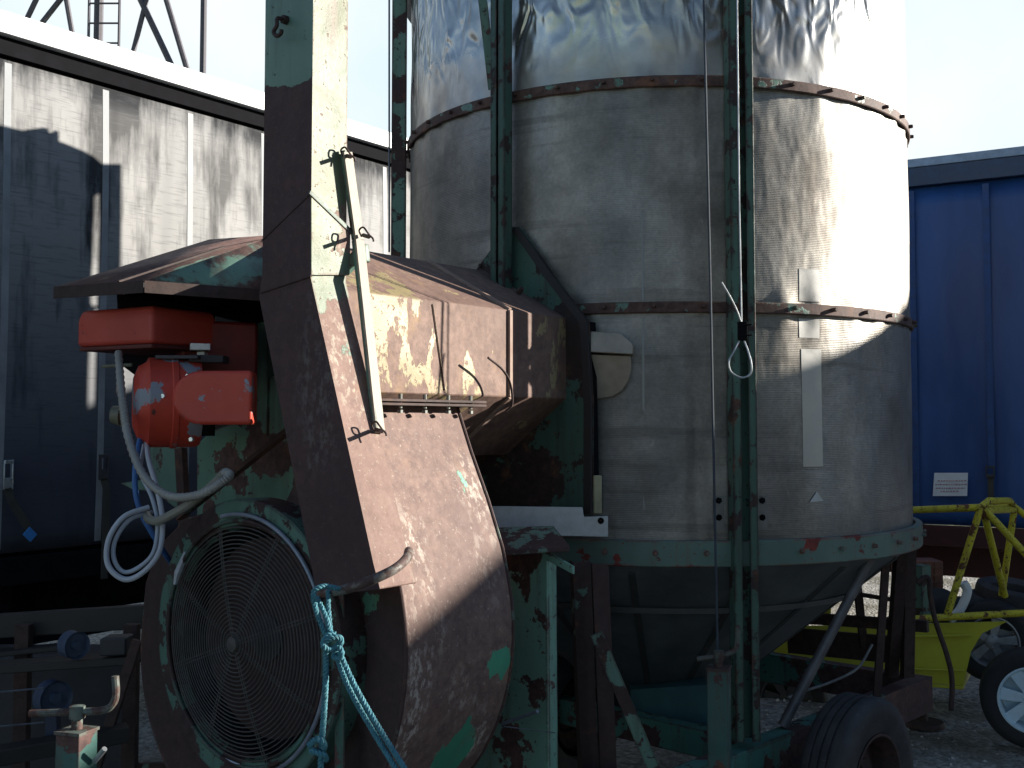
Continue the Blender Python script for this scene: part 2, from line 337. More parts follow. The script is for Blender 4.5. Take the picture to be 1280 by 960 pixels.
def wheel(c, ax, r, wd, parent, rimmat, spokes=0, name='wheel', rimr=.58, tyremat=None, as_thing=None):
    c = V(c); ax = V(ax).normalized(); h = wd/2
    rim_r = r*rimr; b = MB()
    prof = [(rim_r, -h*.8), (rim_r*1.04, -h*.92), (r*.80, -h*1.04), (r*.92, -h*.98), (r*.985, -h*.8)]
    for q in (-.55, -.18, .18, .55): prof += [(r, h*(q-.15)), (r, h*(q+.1)), (r*.972, h*(q+.11)), (r*.972, h*(q+.16))] if q < .5 else [(r, h*(q-.15)), (r, h*(q+.12))]
    prof += [(r*.985, h*.8), (r*.92, h*.98), (r*.80, h*1.04), (rim_r*1.04, h*.92), (rim_r, h*.8)]
    b.lathe(prof, c, ax, 56); tyre = b
    rb = MB()
    rb.lathe([(rim_r*1.03, h*.95), (rim_r*.97, h*.97), (rim_r*.93, h*.80), (rim_r*.88, h*.3), (rim_r*.86, -h*.7)], c, ax, 48)
    if spokes:
        u = ax.orthogonal().normalized(); v = ax.cross(u)
        for k in range(spokes):
            a = 2*math.pi*k/spokes; d = u*math.cos(a)+v*math.sin(a); e = ax.cross(d)
            p = [d*rim_r*.22-e*rim_r*.13, d*rim_r*.92-e*rim_r*.20, d*rim_r*.92+e*rim_r*.20, d*rim_r*.22+e*rim_r*.13]
            rb.prism([c+q+ax*h*.45 for q in p], ax*h*.25)
        rb.lathe([(.001, h*.80), (rim_r*.20, h*.80), (rim_r*.30, h*.72), (rim_r*.30, h*.4)], c, ax, 24)
        for k in range(4):
            a = 2*math.pi*(k+.5)/4; rb.bolt(c+(u*math.cos(a)+v*math.sin(a))*rim_r*.22+ax*h*.8, ax, r*.025, .01)
        rb.lathe([(rim_r*.86, -h*.6), (.001, -h*.6)], c, ax, 32)
    else:
        rb.lathe([(rim_r*.86, -h*.1), (rim_r*.5, h*.05), (rim_r*.45, h*.25), (.001, h*.25)], c, ax, 40)
        u = ax.orthogonal().normalized(); v = ax.cross(u)
        for k in range(5): a = 2*math.pi*k/5; rb.bolt(c+(u*math.cos(a)+v*math.sin(a))*rim_r*.33+ax*h*.25, ax, r*.03, .012)
    if as_thing: host = as_thing
    elif parent and parent.parent is None or parent is None:
        host = tyre.build(name, tyremat or M['rubber'], parent); rb.build('rim', rimmat, host, .002); return host
    tyre.build('tyre', tyremat or M['rubber'], host); rb.build('rim', rimmat, host, .002); return host
for k in range(3): wheel(TW(3.0+1.3*k, -.5, .48), TN, .48, .36, tr, M['dark_steel'])
# straps with buckles hanging off the curtain bottom
M['strap'] = plain('dirty webbing strap', (.06, .055, .045), .8); M['chrome'] = plain('bright buckle', (.6, .66, .7), .3, .8, .2); M['bluelabel'] = plain('blue tag', (.05, .25, .62), .4)
for j, (pxs, light) in enumerate([((10, 575, 612, 628, 668, 36), True), ((130, 568, 600, 640, 730, 133), False)]):
    q = PP(pxs[0], pxs[1], TN, TN.dot(T0)+.035); s_ = (q-T0).dot(T); z0 = q.z
    q2 = PP(pxs[0], pxs[2], TN, TN.dot(T0)+.035)
    q3 = PP(pxs[5] if light else pxs[0], pxs[4], TN, TN.dot(T0)+.035)
    b = MB(); pts = [TW(s_, .03, q2.z+.02), TW(s_+.02, .04, q2.z-.06), q3+V((0, 0, .03))]
    for p0, p1 in zip(pts, pts[1:]): b.bar(p0, p1, T*.045, .004)
    sp = b.build('strap', M['strap'], tr)
    b = MB(); m = M['chrome'] if light else M['dark_steel']
    for sgn in (-1, 1): b.box(TW(s_+sgn*.024, .035, (z0+q2.z)/2), T*.004, TN*.012, Z*((z0-q2.z)/2))
    b.box(TW(s_, .04, q2.z+.035), T*.024, TN*.006, Z*.028); b.box(TW(s_, .04, z0-.01), T*.024, TN*.01, Z*.01); b.build('buckle', m, sp, .002)
    if light:
        b = MB(); e = (T*.7-Z*.7)*.032; f = (T*.7+Z*.7)*.028; b.box(q3+TN*.01, e, f, TN*.004); b.build('strap_end', M['bluelabel'], sp, .002)

# ================================================================== BLUE CURTAIN TRAILER (right)
BD = (PZ(1280, 183, EYE+2.2)-PZ(1135, 200, EYE+2.2)); BD.z = 0; BD.normalize(); BN = V((BD.y, -BD.x, 0))
if BN.y > 0: BN = -BN
B0 = PZ(1135, 200, EYE+2.2); BT = B0.z; B0.z = 0
def BW(t, n, z): return B0+BD*t+BN*n+V((0, 0, z))
bt = thing('curtain_trailer', BW(0, -1.25, 0), 'blue curtain sided lorry trailer with a white placard at the right', 'trailer')
def blue_mat():
    t = NT('blue curtain'); n = t.noise(1.6, 6, .6, st=(1, 1, .3)); c = t.mix(t.rng(n, .35, .65), (.014, .052, .18), (.028, .095, .29))
    c = t.mix(t.rng(t.noise(9, 6, .7), .6, .8, 0, .4), c, (.02, .04, .10))
    return t.out(c, .5, 0, t.bump(t.noise(1.3, 4, .5, st=(1, 1, .25)), .7, .1))
BL, BR = -3.0, 13.0; CBB = 0.98
b = MB(); b.box(BW((BL+BR)/2, -1.3, (BT+CBB)/2), BD*(BR-BL)/2, BN*1.2, Z*((BT-CBB)/2-.02)); b.build('body', M['dark_steel'], bt)
b = MB(); n = 300; vs = []; fs = []
for i in range(n+1):
    tt = BL+(BR-BL)*i/n
    for k, rr in enumerate(rows):
        z = CBB+(BT-.23-CBB)*rr
        w_ = math.sin(rr*math.pi)
        vs.append(BW(tt, -.06+.02*w_+.02*noise.noise(V((tt*1.7, z, 9)))+(.03*noise.noise(V((tt*.7, z*6, 2))) if rr < .3 else 0), z))
for i in range(n):
    for k in range(m_-1): fs.append((i*m_+k, (i+1)*m_+k, (i+1)*m_+k+1, i*m_+k+1))
b.add(vs, fs); b.build('curtain', blue_mat(), bt, solid=.004, sharp=180)
b = MB(); b.box(BW((BL+BR)/2, -.03, BT-.035), BD*(BR-BL)/2, BN*.05, Z*.035); b.build('roof_edge', plain('pale blue roof edge', (.28, .36, .46), .5), bt, .004)
b = MB(); b.box(BW((BL+BR)/2, -.03, BT-.15), BD*(BR-BL)/2, BN*.04, Z*.078); b.build('top_rail', plain('dark blue rail', (.03, .055, .11), .5), bt, .004)
b = MB(); b.box(BW((BL+BR)/2, -.08, CBB-.09), BD*(BR-BL)/2, BN*.05, Z*.08); b.box(BW((BL+BR)/2, -.5, CBB-.3), BD*(BR-BL)/2, BN*.06, Z*.16)
for k in range(10): b.box(BW(BL+.8+1.4*k, -1.2, CBB-.14), BD*.04, BN*1.1, Z*.06)
b.build('chassis', plain('dark red chassis', (.06, .012, .012), .6), bt, .004)
for k in range(3): wheel(BW(5.6+1.3*k, -.5, .48), BN, .48, .36, bt, M['dark_steel'])
for dx in (1235, 1141): # vertical seams in the curtain
    q = PP(dx, 400, BN, BN.dot(B0)); s_ = (q-B0).dot(BD)
    b = MB(); b.bar(BW(s_, -.022, CBB+.1), BW(s_, -.022, BT-.26), BD*.05, .006); b.build('webbing_seam', plain('blue webbing', (.018, .066, .21), .6), bt)
# placard
pl = [PP(x, y, BN, BN.dot(B0)+.02) for x, y in ((1166, 620), (1209, 620), (1210, 591), (1168, 591))]
b = MB(); b.prism(pl, BN*.004); cc = sum(pl, V((0,0,0)))/4; ux = (pl[1]-pl[0]).normalized(); uz = (pl[3]-pl[0]).normalized()
for k, (yy, l) in enumerate([(.03, .10), (.0, .115), (-.03, .11), (-.055, .07)]):
    x = -l
    while x < l:
        ww = random.uniform(.006, .02); b.box(cc+ux*(x+ww/2)+uz*yy+BN*.007, ux*ww/2, uz*.004, BN*.0025, 1); x += ww+.008
b.build('placard', [M['white'], plain('faded red print', (.55, .30, .30), .7)], bt)
q = PP(1238, 590, BN, BN.dot(B0)+.02); b = MB()
b.box(q-Z*.22, BD*.022, BN*.003, Z*.2); sp = b.build('strap', M['strap'], bt)
b = MB()
for sgn in (-1, 1): b.box(q+BD*.028*sgn+BN*.01, BD*.005, BN*.012, Z*.05)
b.box(q+Z*.04+BN*.01, BD*.028, BN*.012, Z*.008); b.box(q-Z*.03+BN*.012, BD*.028, BN*.008, Z*.012); b.build('buckle', M['dark_steel'], sp, .002)

# ================================================================== GRAIN DRYER
BC = W(5.08, -3.03, 0); BC.z = 0; BR_ = 1.28
dr = thing('grain_dryer', BC, 'tall round mobile grain dryer with perforated metal bin, rusty fan housing and flaking green paint', 'grain dryer')
def BP(az, r, zz): # az degrees from -Y toward +X, radius, height above eye
    a = R(az); return BC+V((math.sin(a)*r, -math.cos(a)*r, zz+EYE))
NB = 40
Z_BOT, Z_MID, Z_TOP, Z_EAVE = -.47, .48, 1.425, 2.25
def surf(az, z, z0, z1, shiny=False):
    puck = 0
    for zb in (Z_MID, Z_TOP):
        d = abs(z-zb); puck += .010*math.cos(R(az)*NB)*math.exp(-d/.07)*(.6+.8*noise.noise(V((az*.3, zb, 0))))
    lo = .006*noise.noise(V((az*.09, z*1.6, 5)))+.010*noise.noise(V((az*.035, z*.7, 8)))
    if shiny: lo += .004*noise.noise(V((az*.25, z*4.5, 1)))
    edge = math.sin(math.pi*min(1, max(0, (z-z0)/(z1-z0))))**.5
    return BR_+puck-.008+lo*edge
def skin(az, z): return surf(az, z, -.56, Z_MID) if z < Z_MID else surf(az, z, Z_MID, Z_TOP)
def sheet(z0, z1, mat, shiny=False):
    b = MB(); n = 400; k = 44; vs = []; fs = []
    for i in range(n):
        az = 360*i/n
        for j in range(k+1):
            z = z0+(z1-z0)*j/k
            vs.append(BP(az, surf(az, z, z0, z1, shiny), z))
    for i in range(n):
        for j in range(k): fs.append((i*(k+1)+j, ((i+1)%n)*(k+1)+j, ((i+1)%n)*(k+1)+j+1, i*(k+1)+j+1))
    b.add(vs, fs); return b.build('bin_panel', mat, dr, sharp=180)
tag(sheet(-.56, Z_MID, M['bin']), 'bottom tier of grey perforated sheet')
tag(sheet(Z_MID, Z_TOP, M['bin']), 'middle tier of grey perforated sheet')
tag(sheet(Z_TOP, Z_EAVE, M['bin_top'], True), 'shiny buckled top tier of sheet')
def band(zc, h, mat, r=BR_, t=.008, boltm=None):
    b = MB(); b.lathe([(r, -h/2), (r+t, -h/2), (r+t+.003, -h/2+.004), (r+t+.003, h/2-.004), (r+t, h/2), (r, h/2), (r, -h/2)], BC+V((0,0,EYE+zc)), Z, 160)
    for i in range(NB):
        az = 360*i/NB+2; b.bolt(BP(az, r+t+.002, zc+.004), BP(az, 1, 0)-BP(az, 0, 0), .009, .02)
    return b.build('band', mat, dr)
band(Z_MID, .046, M['band']); band(Z_TOP, .046, M['band'])
o = band(-.525, .105, M['bottom_band'], BR_+.002, .03); 
b = MB(); b.lathe([(BR_, -.01), (BR_+.05, -.02), (BR_+.05, .02), (BR_, .05), (0.1, .52), (.001, .52)], BC+V((0,0,EYE+Z_EAVE)), Z, 64); b.build('roof', M['galv'], dr)
b = MB(); b.lathe([(BR_-.02, -.58), (BR_-.06, -.62), (.42, -1.28), (.30, -1.36), (.30, -1.42)], BC+V((0,0,EYE)), Z, 72)
cone = b.build('hopper', M['cone'], dr)
b = MB()
for zz, rr in ((-.80, 1.0),):
    b.lathe([(rr+.0, -.012), (rr+.03, -.012), (rr+.03, .012), (rr-.02, .012)], BC+V((0,0,EYE+zz)), Z, 72)
for k in range(16):
    az = 11+k*22.5; b.bar(BP(az, BR_-.05, -.61), BP(az, .43, -1.26), (BP(az+90, 1, 0)-BP(az+90, 0, 0))*.03, .02)
b.build('hopper_rib', plain('dull rib', (.07, .07, .07), .6), cone)
b = MB(); p = [PY(788, 862, 5.35), PY(886, 856, 5.2), PY(886, 912, 5.2), PY(790, 912, 5.35)]; b.prism(p, V((.05, .9, 0))); b.build('outlet_box', plain('teal sheet', (.05, .15, .16), .6, 0, .3, 6), dr, .004)
# repaired strips and seams on the bin (thin curved sheets)
def az_at(px, r=BR_):
    lo, hi = -60, 80
    for _ in range(40):
        m = (lo+hi)/2; q = BP(m, r, 0); x = 640+F_PX*q.x/q.y*1.0
        if x < px: lo = m
        else: hi = m
    return lo
def z_at(py, az, r=BR_): q = BP(az, r, 0); return (HORIZON-py)*q.y/F_PX
def strip(px0, px1, y0, y1, mat=None, r=BR_+.006, name='repair_strip', lab=None):
    a0, a1 = az_at(px0), az_at(px1); am = (a0+a1)/2; z0, z1 = z_at(y1, am), z_at(y0, am); b = MB(); n = 6; vs = []; fs = []
    for i in range(n+1):
        for j in range(25): vs.append(BP(a0+(a1-a0)*i/n, skin(a0+(a1-a0)*i/n, z0+(z1-z0)*j/24)+.0015, z0+(z1-z0)*j/24))
    for i in range(n):
        for j in range(24): fs.append((i*25+j, (i+1)*25+j, (i+1)*25+j+1, i*25+j+1))
    b.add(vs, fs); o = b.build(name, mat or M['strip'], dr, sharp=180)
    if lab: o['label'] = lab
    return o
strip(1004, 1029, 436, 583, lab='long pale strip riveted on the bin'); strip(1002, 1027, 398, 422); strip(1003, 1028, 335, 376)
M['bead'] = plain('seam bead', (.22, .23, .23), .45, .6, .2)
strip(803, 805.5, 262, 374, M['bead'], name='seam_bead'); strip(803, 805.5, 396, 636, M['bead'], name='seam_bead')
# square lighter patch + small triangle
a0 = az_at(1018); b = MB(); pts = [BP(az_at(x), skin(az_at(x), z_at(y, a0))+.004, z_at(y, a0)) for x, y in ((1011, 627), (1028, 626), (1020, 614))]
b.prism(pts, V((0, -.001, 0))); b.build('triangle_patch', M['galv'], dr)
# vertical rows of bolt holes beside the front mast
b = MB()
for px in (897, 951):
    for py in (625, 646, 655 if px == 0 else 646):
        az = az_at(px); b.bolt(BP(az, BR_+.0, z_at(py, az)), BP(az, 1, 0)-BP(az, 0, 0), .014, .006)
b.each('bin_bolt', M['black'], dr)
b = MB()
for px in (897, 951):
    az = az_at(px); r_ = (BP(az, 1, 0)-BP(az, 0, 0)); tt = (BP(az+90, 1, 0)-BP(az+90, 0, 0)); z = z_at(640, az); b.box(BP(az, BR_-.002, z), r_*.003, tt*.022, Z*.07)
b.each('bolt_plate', M['bead'], dr)

# masts
def mast(p_bot, p_top, az, w=.10, d=.05, mat=None, brk=None):
    r_ = V((math.sin(R(az)), -math.cos(R(az)), 0)); t_ = V((math.cos(R(az)), math.sin(R(az)), 0)); b = MB()
    b.bar(p_bot-r_*d*.5, p_top-r_*d*.5, t_*w, .006)
    for s_ in (-1, 1):
        b.bar(p_bot+t_*s_*w/2, p_top+t_*s_*w/2, r_*d, .006)
        b.bar(p_bot+t_*s_*(w/2-.016)+r_*d*.5, p_top+t_*s_*(w/2-.016)+r_*d*.5, t_*.032, .006)
    return b.build('mast', mat or M['frame'], dr, .0015)
MF0 = PY(932, 925, 4.565); MF1 = PY(919, -260, 4.565)
mf = mast(MF0, MF1, 10, .098, .06, paint('front mast paint', pc=(.075, .15, .115), bias=.045, scale=9, rust=(.06,.036,.033), dark=(.025,.018,.017)))
mf['label'] = 'green channel mast in front of the bin'
m2b = W(3.72, -2.965, .35); m2t = W(3.72, -2.965, 2.4)
mast(m2b, m2t, -40, .075, .05, paint('dark green mast', pc=(.05, .11, .085), bias=.04, scale=9, rust=(.05,.03,.028), dark=(.02,.015,.014)))
q = PY(498, 330, 5.75); mast(V((q.x, q.y, .6)), V((q.x, q.y, EYE+2.4)), -86, .075, .07, M['frame'])
b = MB()
for s_, x0, x1 in ((-1, 601, 616), (1, 653, 639)):
    p0 = PY(x0, -20, 4.86); p1 = PY(x1, 112, 4.84); b.bar(p0, p1, V((.04, 0, 0)), .006)
    for k in (.25, .75): b.bolt(p0.lerp(p1, k)+V((0, -.004, 0)), V((0, -1, 0)), .009, .006)
b.each('mast_brace', M['frame_green'], dr, per=3, bevel=.0015)

for az_, rr_ in ((-130, 1.34), (-168, 1.35), (140, 1.34), (95, 1.32)):  # unseen far masts; the wide one is shaped to fill the bin's shadow
    if az_ == 95: continue
    mast(BP(az_, rr_, -1.3), BP(az_, rr_, 2.3), az_, .20 if rr_ == 1.35 else .10, .10, M['frame'])
# green end plate of the plenum with its gussets round the mast foot
aP = 3.78
gp = paint('plenum plate', bias=.05, scale=6, patches=[(PA(640, 610, aP), .35, -.22), (PA(733, 450, aP), .22, -.28), (PA(690, 330, aP), .12, -.1), (PA(655, 310, aP), .16, .15)], pc=(.055,.125,.10), dark=(.02,.015,.014), rust=(.05,.03,.028))
b = MB(); out = [(589, 345), (622, 300), (630, 282), (650, 284), (693, 345), (736, 402), (741, 500), (741, 640), (560, 650), (560, 470)]
b.prism([PA(x, y, aP) for x, y in out], A*.008)
for x, y in ((601, 332), (640, 350), (693, 348), (727, 420), (731, 472), (731, 545), (731, 600)): b.bolt(PA(x, y, aP-.002), -A, .010, .010)
pp_ = b.build('plenum_plate', gp, dr, .0015)
b = MB(); ee = [PA(x, y, aP)-A*.004 for x, y in out[3:8]]; ii = [PA(x-9, y+3, aP)-A*.004 for x, y in out[3:8]]
for k in range(4): b.prism([ee[k], ee[k+1], ii[k+1], ii[k]], -A*.012)
b.build('gusset_flange', plain('blackened edge', (.022, .019, .02), .7), pp_, .001)
b = MB(); e = [PA(736, 402, aP+.01), PA(741, 640, aP+.01)]; b.prism([e[0], e[1], e[1]+A*.05, e[0]+A*.05], -B*.006); b.build('plenum_side', M['black'], dr)
# spout on the bin beside it
b = MB()
b.prism([PY(738, 440, 4.55), PY(791, 443, 4.53), PY(791, 430, 4.53), PY(776, 416, 4.57), PY(738, 414, 4.57)], V((.03, .2, 0)))
b.prism([PY(739, 443, 4.57), PY(788, 445, 4.56), PY(789, 460, 4.565), PY(786, 474, 4.575), PY(778, 488, 4.59), PY(766, 496, 4.62), PY(739, 500, 4.64)], V((.03, .2, 0)))
b.build('grain_spout', plain('beige spout metal', (.36, .32, .26), .55, .3, .25), dr, .004)
b = MB(); b.box(PY(747, 618, 4.44), V((.016, 0, 0)), V((0, .01, 0)), Z*.075); b.build('wooden_wedge', plain('pale plastic wedge', (.32, .31, .20), .6), dr, .004)
b = MB(); wp = [(560, 632), (728, 634), (730, 646), (760, 645), (760, 671), (612, 668), (560, 668)]
b.prism([PY(x, y, 4.50) for x, y in wp], V((0, .006, 0))); wpo = b.build('galvanised_rail', M['galv'], dr, .001)
b = MB(); b.lathe([(.013, .0), (.001, .001)], PY(751, 651, 4.494), V((0, -1, 0)), 18); b.build('bolt_hole', M['black'], wpo)

# plenum hood: octagonal duct from the burner into the bin
HB = [(-3.1, .67), (-2.67, .44), (-2.67, .105), (-2.98, -.13), (-3.55, -.13), (-3.9, .105), (-3.9, .44), (-3.45, .67)]
s_end = [3.80, 3.90, 3.90, 3.82, 3.78, 3.78, 3.78, 3.78]; s_mid = [3.40]*8; s_st = [2.61, 2.32, 2.32, 2.70, 3.15, 3.2, 3.2, 2.95]
CREAM = (.36, .28, .15)
hm = paint('hood skin', pc=CREAM, pc2=(.25, .21, .11), bias=-.12, scale=6.5, streak=True, rust=(.24, .155, .125), dark=(.13, .08, .066), orange=(.30, .19, .10), pits=.40,
           patches=[(PB(500, 385, -2.62), .30, .20), (PB(465, 350, -2.8), .22, .16), (PB(530, 460, -2.62), .22, .14), (PB(600, 465, -2.62), .12, .13), (PB(683, 415, -2.64), .07, .22), (PB(700, 470, -2.64), .04, .1), (PB(640, 520, -2.8), .14, .06)])
b = MB(); vs = []
for st_ in (s_st, s_mid, s_end): vs += [W(st_[i], *HB[i]) for i in range(8)]
fs = [(k*8+i, k*8+(i+1)%8, (k+1)*8+(i+1)%8, (k+1)*8+i) for k in (0, 1) for i in range(8)]+[tuple(range(8)), tuple(range(16, 24))]
b.add(vs, fs); hood = b.build('plenum_hood', hm, dr, .004, sharp=20)
b = MB(); hs = [W(s_mid[i], *HB[i]) for i in range(8)]; ctr = W(3.40, -3.27, .27)
for i in range(7):
    p0 = hs[i]; p1 = hs[(i+1) % 8]; nn = ((p0+p1)/2-ctr).normalized()*.008; b.bar(p0+nn*.6, p1+nn*.6, A*.018, .012)
b.build('seam_ridge', paint('seam rust', bias=-.3, rust=(.34,.25,.20), dark=(.25,.17,.14), scale=8), hood, .001)
b = MB(); b.bar(PB(541, 380, -2.667), PB(556, 488, -2.667), A*.003, .004); b.build('lap_joint', paint('lap', pc=CREAM, bias=.05), hood, .001)
b = MB(); b.bolt(PB(648, 366, -2.80), V((.5, -.6, .6)), .012, .03); b.build('stud', M['dark_rust'], hood)
b = MB(); b.tube(spline([PB(610, 447, -2.60), PB(628, 462, -2.60), PB(638, 480, -2.60), PB(640, 505, -2.60), PB(632, 514, -2.62)], 6), .0045, 6)
b.build('bent_wire', M['dark_rust'], hood)

# canopy: hipped end of the hood above the burner
pk = W(2.61, -3.1, .672); C0 = PY(180, 352, 3.50); L0 = PY(68, 357, 3.66); R0 = PY(400, 360, 3.86); BK = PY(262, 300, 4.25); LB = PY(120, 352, 4.2)
R0.z = C0.z; L0.z = C0.z
cm = paint('canopy skin', bias=-.1, scale=7, patches=[(PY(290, 335, 3.75), .28, .26), (PY(230, 345, 3.6), .14, .17)], rust=(.15, .085, .07))
b = MB(); b.add([pk, C0, R0], [(0, 1, 2)]); b.add([pk, BK, L0, C0], [(0, 1, 2, 3)]); b.add([pk, W(2.61, -3.5, .672), LB, L0, BK], [(0,1,2,3,4)])
can = b.build('canopy', cm, dr, solid=.005, sharp=10)
b = MB(); lip = Z*.036
for p0, p1 in ((L0, C0), (C0, R0)):
    d = (p1-p0).normalized(); nn = d.cross(Z)*.004; 
    b.prism([p0+Z*.004, p1+Z*.004, p1-lip, p0-lip], nn)
b.build('canopy_lip', M['dark_rust'], can, .001)
b = MB(); mid = (pk+C0+L0)/3; e1 = (L0-C0).normalized(); 
b.bar(pk.lerp(C0, .08).lerp(L0, .22)+Z*.006, C0.lerp(L0, .28)+Z*.006, e1*.012, .006); b.build('canopy_fold', M['dark_rust'], can)
b = MB(); b.prism([PA(x, y, 2.86) for x, y in ((258, 372), (352, 366), (352, 560), (262, 545))], A*.012); b.prism([PA(x, y, 2.80) for x, y in ((318, 372), (345, 368), (345, 560), (322, 560))], A*.03)
b.build('burner_wall', paint('burner wall', pc=(.035, .075, .055), bias=-.02, scale=7, rust=(.03, .02, .018), dark=(.015, .01, .01)), dr, .002)
# dark underside closure
b = MB(); b.add([L0-Z*.02, C0-Z*.02, R0-Z*.02, W(2.9, -3.4, .36), LB-Z*.02], [(0, 1, 2, 3, 4)]); b.build('canopy_soffit', M['black'], can, solid=.004)

# ---------------------------------------------------------------- burner
def red_mat(name, base=(.50, .030, .022), wear=.0):
    t = NT(name); n = t.noise(16, 8, .7); n2 = t.noise(7, 7, .62); n3 = t.noise(3, 4)
    c = t.mix(t.rng(n3, .3, .7), base, tuple(x*.7 for x in base)); c = t.mix(t.rng(n, .62, .66), c, (.05, .02, .02))
    if wear: c = t.mix(t.rng(t.math('ADD', n2, wear), .60, .62), c, (.24, .26, .30))
    return t.out(c, t.rng(n, .3, .7, .46, .62), 0, t.bump(n2, .15, .004))
br = bpy.data.objects.new('burner', None); COL.objects.link(br); place(br, PY(230, 460, 3.75), dr)
def rounded_box(c, ux, uy, uz, r, name, mat, parent):
    b = MB(); b.box(c, ux, uy, uz); o = b.build(name, mat, parent); md = o.modifiers.new('round', 'BEVEL'); md.width = r; md.segments = 5; md.limit_method = 'ANGLE'; return o
# control cover: corner towards the camera
cA = PY(190, 405, 3.62); lft = PY(96, 407, 3.80)-cA; rgt = PY(272, 410, 3.86)-cA; lft.z = rgt.z = 0
c0 = cA+lft/2+rgt/2
b = MB(); ins = .93
lo = [cA, cA+rgt, cA+rgt+lft, cA+lft]; mc = sum(lo, V((0,0,0)))/4
hz = .062
vs = [p-Z*hz for p in lo]+[mc+(p-mc)*1.0+Z*hz*.55 for p in lo]+[mc+(p-mc)*ins+Z*hz for p in lo]
b.add(vs, [(3,2,1,0),(8,9,10,11)]+[(i, (i+1)%4, (i+1)%4+4, i+4) for i in range(4)]+[(i+4, (i+1)%4+4, (i+1)%4+8, i+8) for i in range(4)])
o = b.build('burner_cover', red_mat('red cover', (.55, .07, .045)), br); md = o.modifiers.new('round', 'BEVEL'); md.width = .022; md.segments = 5; md.limit_method = 'ANGLE'; md.angle_limit = R(15)
b = MB(); vs = [mc+(p-mc)*.96-Z*(hz+.001) for p in lo]; b.prism(vs, -Z*.014); b.build('cover_base', plain('dark red underside', (.10, .015, .012), .6), br, .003)
b = MB(); b.box(PY(250, 434, 3.72), V((.030, .01, 0)), V((-.01, .03, 0)), Z*.011); b.box(PY(253, 446, 3.74), V((.013, 0, 0)), V((0, .02, 0)), Z*.016); b.each('terminal_block', plain('white terminal', (.7, .7, .66), .4), br, bevel=.002)
b = MB(); b.box(PY(270, 440, 3.95), V((.12, .05, 0)), V((-.04, .1, 0)), Z*.10); b.build('burner_back', plain('deep red casting', (.16, .014, .012), .5), br, .012)
# fan drum of the burner
dax = (-A*.55-B*.10+V((-.55, 0, 0))).normalized(); dc = PY(200, 503, 3.70)
b = MB(); rD = .148
b.lathe([(.001, .085), (rD*.55, .085), (rD*.80, .070), (rD*.90, .045), (rD, .038), (rD, -.03), (rD*1.03, -.034), (rD*1.03, -.050), (rD, -.054), (rD, -.11), (rD*.96, -.125), (.001, -.125)], dc, dax, 64)
b.build('burner_drum', red_mat('red drum', (.60, .060, .032), .06), br)
# D shaped snout facing the camera
sn = [(315, 462), (315, 530)]; sc = (252, 497); pts2 = [(315, 531), (315, 463)]
for k in range(13): a = R(90+180*k/12); pts2.append((250+38*math.cos(a), 497-34*math.sin(a)))
fwd = V((.25, -1, 0)).normalized(); P0 = [PY(x, y, 3.50) for x, y in pts2]
P0 = [V((p.x, p.y+.30*(p.x-P0[0].x)*-.3, p.z)) for p in P0]
b = MB(); b.prism(P0, V((-.02, .16, 0))); o = b.build('burner_snout', red_mat('red snout', (.62, .065, .036), .02), br); md = o.modifiers.new('round', 'BEVEL'); md.width = .012; md.segments = 4; md.limit_method = 'ANGLE'
b = MB()
for x, y in ((205, 495), (240, 549), (236, 470)): b.bolt(PY(x, y, 3.57), V((-.2, -1, 0)), .009, .01)
b.each('cover_screw', M['chrome'], br)
b = MB(); b.box(PY(262, 449, 3.72), V((.05, .02, 0)), V((0, .04, 0)), Z*.012); b.box(PY(225, 447, 3.68), V((.07, .0, 0)), V((0, .04, 0)), Z*.006); b.each('damper_plate', M['dark_steel'], br, bevel=.002)
b = MB(); b.tube([PY(128, 458, 3.76), PY(165, 456, 3.74)], .006, 8); b.lathe([(.001, .03), (.03, .02), (.035, -.01), (.001, -.02)], PY(148, 519, 3.8), V((-1, 0, .1)), 20); b.each('lever', plain('brass olive', (.16, .16, .11), .5), br)

b = MB(); b.prism([PY(x, y, 4.08) for x, y in ((146, 368), (266, 366), (266, 545), (176, 545), (170, 470), (150, 455))], V((.0, .03, 0))); b.build('shade_sheet', M['black'], br)  # black sheet added behind the burner to stand in for shade
# conduit, hoses
def ribbed(pts, r, name, mat, pitch=.012):
    pts = spline(pts, 14); L = 0; out = [pts[0]]
    dense = []
    for p0, p1 in zip(pts, pts[1:]):
        n = max(1, int((p1-p0).length/(pitch/2)))
        for k in range(n): dense.append(p0.lerp(p1, k/n))
    b = MB(); b.tube(dense, r, 12, rf=lambda i: r*(1.10 if i % 2 else .88)); return b.build(name, mat, dr)
ribbed([PY(148, 440, 3.68), PY(152, 490, 3.60), PY(160, 545, 3.52), PY(180, 595, 3.45), PY(212, 620, 3.40), PY(250, 618, 3.34), PY(278, 602, 3.30), PY(287, 594, 3.32), PY(281, 590, 3.36)], .0128, 'conduit', plain('grey flexible conduit', (.28, .28, .26), .5, 0, .2))
def hose(pts, r, name, c, lab=None):
    b = MB(); b.tube(spline(pts, 8), r, 10); o = b.build(name, plain(name+' skin', c, .45, 0, .15), dr)
    if lab: o['label'] = lab
    return o
hose([PY(176, 545, 3.66), PY(170, 575, 3.62), PY(169, 610, 3.60), PY(176, 640, 3.6), PY(196, 676, 3.62), PY(215, 705, 3.75)], .009, 'hose', (.03, .12, .34), 'blue rubber hose')
hose([PY(183, 548, 3.68), PY(186, 575, 3.60), PY(196, 610, 3.55), PY(203, 650, 3.50), PY(199, 690, 3.46), PY(178, 716, 3.45), PY(155, 724, 3.45), PY(135, 706, 3.45), PY(136, 674, 3.47), PY(155, 646, 3.5), PY(186, 634, 3.55)], .0085, 'hose', (.42, .45, .50), 'grey cable coiled in a loop')
